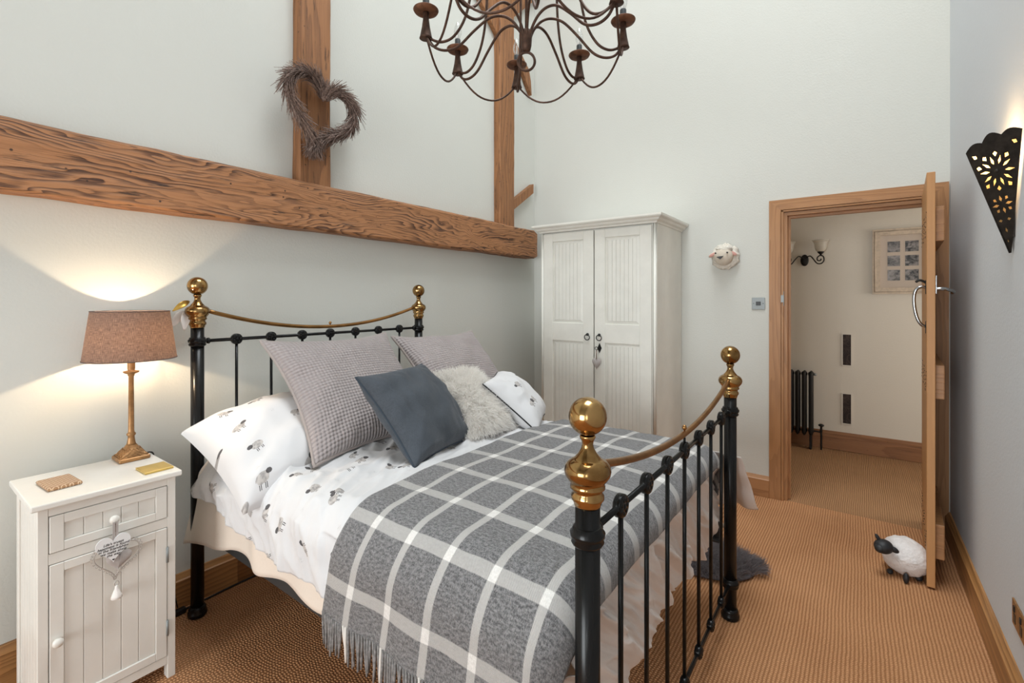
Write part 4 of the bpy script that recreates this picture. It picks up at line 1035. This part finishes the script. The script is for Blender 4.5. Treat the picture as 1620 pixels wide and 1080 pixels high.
# ---------------------------------------------------------------- pillows and cushions
def cushion(name, A, Bc, Cc, T, mat, label, cat='cushion', group=None, n=60, pipe=None, pr=.004, concave=.07, wr=.004, knit=0.0, pw=.42, back=.6, seed=0.0, uvoff=(0, 0), pipe_label=None, spin=False):
    A, Bc, Cc = Vector(A), Vector(Bc), Vector(Cc); U = Bc-A; V = Cc-A; Wd = U.length; ex = U.normalized(); V = V-ex*V.dot(ex); Ht = V.length; ey = V.normalized(); nn = ex.cross(ey)
    O = A+U/2+ey*Ht/2
    def base(u, v):
        cu = 1-concave*(1-v*v); cv = 1-concave*(1-u*u)
        k = (u*u)*(v*v)                        # ears at the corners
        return O+ex*(u*Wd/2*cu*(1+.03*k))+ey*(v*Ht/2*cv*(1+.03*k))
    def th(u, v): 
        q = max(0, (1-u*u))*max(0, (1-v*v)); return T*q**pw
    t = thing(name, tuple(A+U/2), label, cat, group)
    b = B()
    for s_, kk in ((1, 1.0), (-1, back)):
        def fn(i, j):
            u, v = 2*i-1, 2*j-1
            u = math.sin(u*PI/2)*.55+u*.45; v = math.sin(v*PI/2)*.55+v*.45
            d = th(u, v)*kk; edge = min(1, 8*(1-max(abs(u), abs(v))))
            r = math.hypot(u, v)
            wv = wr*edge*(nz(u*2.3+seed, v*2.3, seed)*1.6+(1-abs(nz(u*4+seed, v*3, 3+seed)))*1.0*max(abs(u), abs(v))+nz(math.atan2(v, u)*5, r*2, seed)*max(0, r-.5))
            if knit and s_ > 0:
                x, y = u*Wd/2, v*Ht/2; per = .0155
                d += knit*edge*(math.sin(2*PI*(x+y)/per/1.414/1.0)*math.sin(2*PI*(x-y)/per/1.414))
            return base(u, v)+nn*(s_*(d+wv*(1 if s_ > 0 else .5)))
        N = n if (s_ < 0 or not knit) else 190
        def uvf(i, j):
            u, v = 2*i-1, 2*j-1
            u = math.sin(u*PI/2)*.55+u*.45; v = math.sin(v*PI/2)*.55+v*.45
            return (-v*Ht/2+uvoff[0], u*Wd/2+uvoff[1]) if spin else (u*Wd/2+uvoff[0], v*Ht/2+uvoff[1])
        b.grid(fn, N, N, uvf)
    part('cover', b, mat, t)
    if pipe:
        ring = []
        for k in range(4*30):
            s_, f = divmod(k, 30); q = -1+2*f/30; q = math.sin(q*PI/2)*.55+q*.45
            u, v = ((q, -1), (1, q), (-q, 1), (-1, -q))[s_]; ring.append(base(u, v))
        part('piping', B().tube(ring, pr, 8, True), pipe, t, label=pipe_label)
    return t, base, th, nn, (ex, ey, Wd, Ht)
cushion('pillow', (-1.76, .795, .645), (-1.76, 1.50, .69), (-2.27, .742, .838), .195, 'sheepprint', 'sheep-print pillow at the lamp side, behind the grey cushion', 'pillow', 'sheep-print pillows', 90, None, 0, .03, .012, pw=.40, back=.15, seed=2.0, uvoff=(3.1, 1.3), spin=True)
cushion('pillow', (-1.82, 1.52, .72), (-1.82, 2.20, .72), (-2.275, 1.52, .87), .15, 'sheepprint', 'sheep-print pillow at the wardrobe side, mostly hidden by cushions', 'pillow', 'sheep-print pillows', 50, None, 0, .05, .010, pw=.40, back=.15, seed=4.0, uvoff=(5.1, 2.3), spin=True)
cushion('knitted_cushion', (-1.70, 1.03, .765), (-1.68, 1.68, .765), (-2.135, 1.085, 1.21), .10, 'knit', 'large textured grey cushion leaning on the lamp-side pillow', 'cushion', 'textured grey cushions', 80, 'knitpipe', .007, .10, .008, 0, .46, .6, 1.0)
cushion('knitted_cushion', (-1.66, 1.70, .77), (-1.62, 2.30, .77), (-2.08, 1.70, 1.19), .10, 'knit', 'textured grey cushion at the back, behind the fluffy one', 'cushion', 'textured grey cushions', 80, 'knitpipe', .007, .09, .008, 0, .46, .6, 5.0)
cushion('linen_cushion', (-1.365, 1.235, .765), (-1.445, 1.66, .765), (-1.655, 1.225, 1.08), .105, 'blue', 'slate blue linen cushion propped in front of the grey ones', 'cushion', None, 90, 'bluepipe', .0045, .06, .009, 0, .44, .9, 8.0)
fc, fbase, fth, fn_, (fex, fey, fW, fH) = cushion('fur_cushion', (-1.41, 1.59, .765), (-1.37, 1.89, .765), (-1.72, 1.61, 1.01), .085, 'furbase', 'fluffy ivory fur cushion beside the slate blue one', 'cushion', None, 40, None, 0, .03, .004, pw=.35, back=.7, seed=11)
def furblades(samples, Lr, wr_, seed, grav=0.3, curl=.4):
    rr = random.Random(seed); b = B(); vs = []; fs = []
    for p, nrm, lay in samples:
        L = rr.uniform(*Lr); d = (nrm*.8+lay*rr.uniform(.2, 1.0)+Vector((rr.gauss(0, curl), rr.gauss(0, curl), rr.gauss(0, curl)))).normalized()
        m_ = p+d*L*.5; e = p+d*L*.5+(d+Vector((rr.gauss(0, .35), rr.gauss(0, .35), rr.gauss(0, .35)-grav))).normalized()*L*.5
        sd = d.cross(Vector((rr.gauss(0, 1), rr.gauss(0, 1), rr.gauss(0, 1)))).normalized()*rr.uniform(*wr_)
        k = len(vs); vs += [tuple(p-sd), tuple(p+sd), tuple(m_+sd*.8), tuple(m_-sd*.8), tuple(e)]
        fs += [(k, k+1, k+2, k+3), (k+3, k+2, k+4)]
    b.add(vs, fs, True); return b
sm = []
rr = random.Random(3)
for k in range(15000):
    u, v = rr.uniform(-1, 1), rr.uniform(-1, 1); s_ = 1 if rr.random() < .8 else -1
    p = fbase(u, v)+fn_*(s_*fth(u, v)*(1 if s_ > 0 else .7))
    nrm = (fn_*s_*(.25+(1-max(abs(u), abs(v))))+fex*u*.8+fey*v*.8).normalized()
    cl = Vector((nz(u*3, v*3, 1), nz(u*3, v*3, 5), nz(u*3, v*3, 9)))
    sm.append((p, nrm, cl*1.2+fey*-.35))
part('fur', furblades(sm, (.020, .052), (.0010, .0020), 5, .35, .25), 'furwhite', fc, 'stuff', normals=False)
cushion('piped_cushion', (-1.25, 1.91, .765), (-1.42, 2.24, .765), (-1.62, 2.055, .985), .10, 'sheepprint', 'white sheep-print cushion with black piping next to the fluffy one', 'cushion', None, 70, 'ink', .0035, .03, .006, 0, .42, .8, 15.0, uvoff=(.61, .42), pipe_label='black piping', spin=True)

# ================================================================== NIGHTSTAND
NX0, NX1, NY0, NY1, NZ = -2.405, -2.06, .312, .682, .766
ns = thing('nightstand', ((NX0+NX1)/2, (NY0+NY1)/2, 0), 'white painted bedside cabinet with one drawer and one door', 'bedside cabinet')
part('top', B().box(NX0, NX1+.022, NY0-.018, NY1+.014, NZ-.020, NZ, .004), 'white', ns)
lg = .035
for x0, x1, y0, y1 in ((NX1-lg, NX1, NY0, NY0+.026), (NX1-lg, NX1, NY1-.026, NY1), (NX0+.005, NX0+.005+lg, NY0, NY0+.026), (NX0+.005, NX0+.005+lg, NY1-.026, NY1)):
    part('leg', B().box(x0, x1, y0, y1, 0, NZ-.0205, .002, 1), 'white', ns)
for z0, z1 in ((.055, .085), (.562, .596), (.716, NZ-.0205)): part('front_rail', B().box(NX1-.022, NX1-.0005, NY0+.0262, NY1-.0262, z0, z1, .001, 1), 'white', ns)
for y, in ((NY0+.006,), (NY1-.012,)):
    nbd = 6; xw = (NX1-lg-(NX0+.005+lg))/nbd
    for k in range(nbd):
        x = NX0+.005+lg+xw*k; part('side_board', B().box(x+.0004, x+xw-.0004, y, y+.007, .06, NZ-.021, .002, 1), 'white', ns)
part('back_panel', B().box(NX0+.006, NX0+.012, NY0+.027, NY1-.027, .06, NZ-.021), 'white', ns)
part('bottom_panel', B().box(NX0+.012, NX1-.023, NY0+.013, NY1-.013, .06, .072), 'white', ns)
def faced(name, z0, z1, st, nb_):
    y0, y1 = NY0+.028, NY1-.028; xf = NX1+.002
    b = B().box(xf-.016, xf, y0, y0+st, z0, z1, .0015, 1).box(xf-.016, xf, y1-st, y1, z0, z1, .0015, 1).box(xf-.016, xf-.0003, y0+st, y1-st, z0, z0+st*.85, .0015, 1).box(xf-.016, xf-.0003, y0+st, y1-st, z1-st*.85, z1, .0015, 1)
    d = part(name, b, 'white', ns)
    wq = (y1-y0-2*st)/nb_
    for k in range(nb_): part('board', B().box(xf-.013, xf-.0065, y0+st+wq*k+.0004, y0+st+wq*(k+1)-.0004, z0+st*.85, z1-st*.85, .0018, 1), 'white', d)
    return d, xf
knob = [(.005, 0), (.006, .008), (.0065, .012), (.013, .016), (.0145, .021), (.012, .027), (.006, .030), (0, .0305)]
dw, xf = faced('drawer', .598, .714, .034, 5)
part('knob', B().lathe([(r, xf+d) for r, d in knob], (0, .497, .655), 18, 'x'), 'white', dw)
dd, xf = faced('door', .087, .560, .034, 5)
part('knob', B().lathe([(r, xf+d) for r, d in knob], (0, NY0+.044, .318), 18, 'x'), 'white', dd)
for z in (.19, .46): part('hinge', B().lathe([(.004, z-.028), (.004, z+.028)], (xf+.001, NY1-.027, 0), 8), 'steel', dd)
# hearts hanging from the drawer knob
hx_ = xf+.034
ph_ = thing('heart_plaque', (hx_, .497, .505), 'white heart plaque with black handwriting hanging from the drawer knob', 'ornament')
part('plaque', heartmesh((hx_, .490, .562), .047, .0018, 0, 0, 0, 48, 1.05), 'heartwhite', ph_)
part('ribbon', B().box(xf+.030, xf+.032, .489, .4955, .590, .650).box(xf+.0305, xf+.0325, .498, .504, .590, .650), 'heartgrey', ph_)
def text(body, size, mat, parent, loc, name='lettering', rot=0.0):
    cu = bpy.data.curves.new(name, 'FONT'); cu.body = body; cu.size = size; cu.align_x = 'CENTER'; cu.align_y = 'CENTER'; cu.extrude = 0.0002; cu.space_line = .82; cu.shear = .25; cu.offset = .0001
    to = bpy.data.objects.new(name, cu); C.objects.link(to); dg = bpy.context.evaluated_depsgraph_get()
    me = bpy.data.meshes.new_from_object(to.evaluated_get(dg)); bpy.data.objects.remove(to)
    # text plane XY -> faces +X : text x -> +Y, text y -> +Z
    me.transform(Matrix(((0, 0, 1, 0), (1, 0, 0, 0), (0, 1, 0, 0), (0, 0, 0, 1))))
    me.transform(Matrix.Translation(loc)); return part(name, me, mat, parent, normals=False)
text("Life's truest\nhappiness is found\nin the friendships\nwe make along\nthe way", .0115, 'ink', ph_, (hx_+.0021, .490, .563))
part('printed_heart', heartmesh((hx_+.0021, .490, .527), .0035, .0003, 0, 0, 0, 24), 'ink', ph_)
wh = thing('wire_heart', (xf+.018, .505, .40), 'grey wire heart with padded heart and tassel behind the white plaque', 'ornament')
def hp3(t, s, cx, cz, tl, x): 
    a, b_ = heart2(t, s); return Vector((x, cx+a*math.cos(tl)+b_*math.sin(tl), cz-a*math.sin(tl)+b_*math.cos(tl)))
hxw = xf+.016
part('wire_outline', B().tube([hp3(2*PI*i/60, .062, .503, .513, .08, hxw) for i in range(60)], .0018, 6, True), 'wire', wh)
cl = B(); K = 46
for i in range(K):
    t = 2*PI*(i+.5)/K; p = hp3(t, .0665, .503, .513, .08, hxw)
    cl.tube([(hxw, p.y+.0042*math.cos(q*PI/5), p.z+.0042*math.sin(q*PI/5)) for q in range(10)], .0011, 5, True)
part('wire_loops', cl, 'wire', wh, 'stuff')
part('padded_heart', heartmesh((hxw+.002, .508, .510), .036, .010, .12, 0, 1), 'heartgrey', wh)
part('hook_ring', B().tube([(hxw, .503+.006*math.cos(q*PI/6), .434+.008*math.sin(q*PI/6)) for q in range(12)], .0018, 6, True), 'wire', wh)
part('tassel', B().lathe([(.003, .428), (.005, .424), (.0045, .418), (.008, .410), (.014, .394), (.016, .385), (.014, .384)], (hxw, .503, 0), 14), 'petal', wh)
part('cord', B().tube([(xf+.020, .499, .648), (hxw, .503, .552)], .0015, 6), 'twig', wh)

# things on the nightstand
ts = thing('patterned_case', (-2.22, .391, NZ), 'tan diamond-patterned leather case lying on the bedside cabinet', 'case')
cb_ = B().box(-.078, .078, -.040, .040, .0005, .012, .004)
def rotated(b, ang, c):
    ca, sa = math.cos(ang), math.sin(ang); b.v = [(c[0]+x*ca-y*sa, c[1]+x*sa+y*ca, c[2]+z) for x, y, z in b.v]; return b
part('cover', rotated(B().box(-.066, .066, -.044, .044, .0005, .012, .004), .07, (-2.22, .391, NZ)), 'snake', ts)
part('edge_band', rotated(B().box(-.0665, .0665, -.0445, .0445, .005, .0075, .001, 1), .07, (-2.22, .391, NZ)), 'bronze', ts)
gn = thing('gold_notebook', (-2.13, .638, NZ), 'small flat gold notebook beside the lamp', 'notebook')
part('cover', rotated(B().box(-.048, .048, -.045, .045, .0065, .008, .0005, 1), .03, (-2.13, .638, NZ)), 'gold', gn)
part('pages', rotated(B().box(-.047, .047, -.044, .044, .0005, .0065), .03, (-2.13, .638, NZ)), 'gold', gn)
# lamp
LX, LY = -2.345, .624
la = thing('table_lamp', (LX, LY, NZ), 'gilded candlestick table lamp with tapered brown shade, switched on', 'lamp')
bs = B().box(LX-.050, LX+.050, LY-.050, LY+.050, NZ+.0005, NZ+.016, .003, 1)
base_ = part('base', bs, 'bronze', la)
vs = []; 
pr_ = [(.043, .016), (.041, .020), (.033, .034), (.022, .048), (.016, .058)]
n4 = 16
for r, z in pr_:
    for i in range(n4):
        t = 2*PI*i/n4+PI/4; q = 1/max(abs(math.cos(t)), abs(math.sin(t))); f = min(1, max(0, (z-.016)/.042)); q = q*(1-f)+1.12*f
        vs.append((LX+r*q*math.cos(t), LY+r*q*math.sin(t), NZ+z))
fs = [(j*n4+i, j*n4+(i+1) % n4, (j+1)*n4+(i+1) % n4, (j+1)*n4+i) for j in range(len(pr_)-1) for i in range(n4)]+[tuple(range(n4)), tuple((len(pr_)-1)*n4+i for i in range(n4))]
part('acanthus_foot', B().add(vs, fs), 'bronze', la)
ov = B()
for k in range(16):
    t0 = 2*PI*k/16
    for s_ in (-1, 1):
        pts = []
        for q in range(7):
            f = q/6; z = .018+.028*f; r = .043+(.024-.043)*f; t = t0+s_*f*.8
            qq = 1/max(abs(math.cos(t)), abs(math.sin(t))); qq = qq*(1-f*.7)+1.12*f*.7
            pts.append((LX+(r*qq+.001)*math.cos(t), LY+(r*qq+.001)*math.sin(t), NZ+z))
        ov.tube(pts, .0013, 5)
part('lattice_relief', ov, 'bronze', base_, 'stuff')
part('stem', B().lathe([(.017, .055), (.014, .066), (.0115, .082), (.011, .092), (.015, .096), (.015, .102), (.011, .106), (.0098, .115), (.0085, .330), (.012, .334), (.010, .338), (.024, .344), (.027, .350), (.020, .352), (.011, .352), (.0125, .360), (.0125, .395), (.008, .40), (.008, .415)], (LX, LY, NZ), 20), 'bronze', la)
ZS0, ZS1, RS0, RS1 = 1.166, 1.356, .150, .126
def shfn(i, j):
    t = 2*PI*i; r = RS0+(RS1-RS0)*j; return (LX+r*math.cos(t), LY+r*math.sin(t), ZS0+(ZS1-ZS0)*j)
sh_ = part('shade', B().grid(shfn, 64, 8, lambda i, j: (i*.9, j*.19)), 'shade', la)
part('shade_trim', B().tube([(LX+RS1*math.cos(2*PI*k/64), LY+RS1*math.sin(2*PI*k/64), ZS1) for k in range(64)], .0018, 6, True), 'shade', sh_)
part('shade_trim', B().tube([(LX+RS0*math.cos(2*PI*k/64), LY+RS0*math.sin(2*PI*k/64), ZS0) for k in range(64)], .0018, 6, True), 'shade', sh_)
sp_ = B()
for k in range(3):
    t = 2*PI*k/3+.3; sp_.tube([(LX+.012*math.cos(t), LY+.012*math.sin(t), 1.188), (LX+(RS0-.003)*math.cos(t), LY+(RS0-.003)*math.sin(t), ZS0+.004)], .0012, 5)
part('shade_carrier', sp_.lathe([(.014, 1.185), (.014, 1.19)], (LX, LY, 0), 14), 'steel', la)
part('bulb', B().lathe([(.010, 1.176), (.013, 1.182), (.0185, 1.194), (.0195, 1.204), (.0165, 1.214), (.008, 1.221), (0, 1.223)], (LX, LY, 0), 20), 'bulb', la)
part('flex', B().tube(crom([(LX-.02, LY+.051, NZ+.006), (LX-.01, LY+.072, NZ+.005), (LX-.03, LY+.085, NZ-.03), (LX-.09, LY+.10, NZ-.12), (LX-.125, LY+.14, .35), (LX-.12, LY+.20, .02)], 6), .003, 6), 'plugblack', la)
l = bpy.data.lights.new('table_lamp_bulb', 'POINT'); l.energy = 7.0; l.color = (1.0, 0.76, 0.50); l.shadow_soft_size = .008
lo = bpy.data.objects.new('table_lamp_bulb', l); C.objects.link(lo); lo.location = (LX, LY, 1.236)
# cable along the skirting
cp = thing('power_cable', (-2.455, .82, 0), 'black cable with inline switch lying along the skirting', 'cable')
part('cable', B().tube(crom([(-2.455, .60, .006), (-2.450, .83, .006), (-2.462, 1.1, .006), (-2.460, 1.6, .006), (-2.462, 2.1, .006)], 8), .005, 6), 'plugblack', cp)
part('inline_switch', B().box(-2.452, -2.425, .80, .846, .001, .026, .006), 'plugblack', cp)
# fabric flower hung on the head post
fl = thing('fabric_flower', (-2.375, .835, 1.30), 'white fabric petals with a gold leaf tucked behind the head post', 'ornament')
def leaf(p0, p1, wdt, bend, name, mat):
    p0, p1 = Vector(p0), Vector(p1); d = p1-p0; sd = d.cross(Vector((1, -.4, .2))).normalized(); nn = sd.cross(d).normalized()
    def fn(i, j):
        w_ = wdt*math.sin(PI*min(1, (i*.92+.04)))**.8*(1-.35*i); q = 2*j-1
        return p0+d*i+sd*w_*q+nn*(bend*math.sin(PI*i)+.25*w_*abs(q))
    o = part(name, B().grid(fn, 12, 6), mat, fl); o.modifiers.new('thick', 'SOLIDIFY').thickness = .0012
leaf((-2.395, .845, 1.395), (-2.385, .778, 1.352), .016, .012, 'leaf', 'goldleaf')
leaf((-2.40, .838, 1.355), (-2.365, .815, 1.268), .022, .010, 'petal', 'petal'); leaf((-2.41, .828, 1.352), (-2.40, .782, 1.285), .022, .008, 'petal', 'petal')

# ================================================================== SHEEP DOORSTOP
ds = thing('sheep_doorstop', (.20, 3.12, 0), 'white ceramic sheep doorstop with black face beside the open door', 'doorstop')
part('body', B().ell((.196, 3.15, .088), (.096, .112, .090), 40, 26, .05, Matrix.Rotation(.5, 3, 'Z')), 'ceramic', ds)
hd = part('head', B().ell((.105, 3.05, .150), (.040, .044, .034), 22, 14, 0, Matrix.Rotation(-.5, 3, 'Z')).ell((.090, 3.028, .146), (.024, .026, .022), 18, 12), 'rubberblack', ds)
part('ear', B().ell((.082, 3.055, .186), (.009, .008, .020), 12, 8, 0, Matrix.Rotation(-.5, 3, 'Y')), 'rubberblack', hd)
part('ear', B().ell((.146, 3.045, .148), (.022, .008, .014), 12, 8, 0, Matrix.Rotation(.5, 3, 'Y')), 'rubberblack', hd)
part('foot', B().ell((.192, 3.035, .026), (.013, .016, .026), 14, 10), 'rubberblack', ds)
part('foot', B().ell((.132, 3.095, .012), (.014, .018, .012), 14, 10), 'rubberblack', ds)
part('foot', B().ell((.245, 3.10, .016), (.016, .02, .016), 14, 10), 'rubberblack', ds)

# ================================================================== FUR RUG
fr_ = thing('sheepskin_rug', (-.70, 2.66, 0), 'charcoal grey sheepskin rug on the carpet beyond the bed', 'rug')
def rugr(t): return 1+.10*math.sin(3*t+1)+.07*math.sin(5*t)
rb = B(); n = 40; RXr, RYr, RCx, RCy = .27, .19, -.69, 2.665
rb.ell((RCx, RCy, .012), (RXr, RYr, .03), 40, 12); rb.v = [(x, y, max(.001, z)) for x, y, z in rb.v]
part('hide', rb, 'furgreyb', fr_)
sm = []; rr = random.Random(9)
for k in range(13000):
    t = rr.uniform(0, 2*PI); r = math.sqrt(rr.random()); 
    p = Vector((RCx+RXr*r*rugr(t)*math.cos(t), RCy+RYr*r*rugr(t)*math.sin(t), .014+.034*math.sqrt(max(0, 1-r*r))))
    sm.append((p, Vector((math.cos(t)*r*.7, math.sin(t)*r*.7, .9)).normalized(), Vector((nz(p.x*12, p.y*12, 1), nz(p.x*12, p.y*12, 4), 0))*1.2+Vector((math.cos(t), math.sin(t), 0))*.3))
fb_ = furblades(sm, (.035, .070), (.0008, .0016), 6, .35, .2); fb_.v = [(x, y, max(.002, z)) for x, y, z in fb_.v]
part('fur', fb_, 'furgrey', fr_, 'stuff', normals=False)
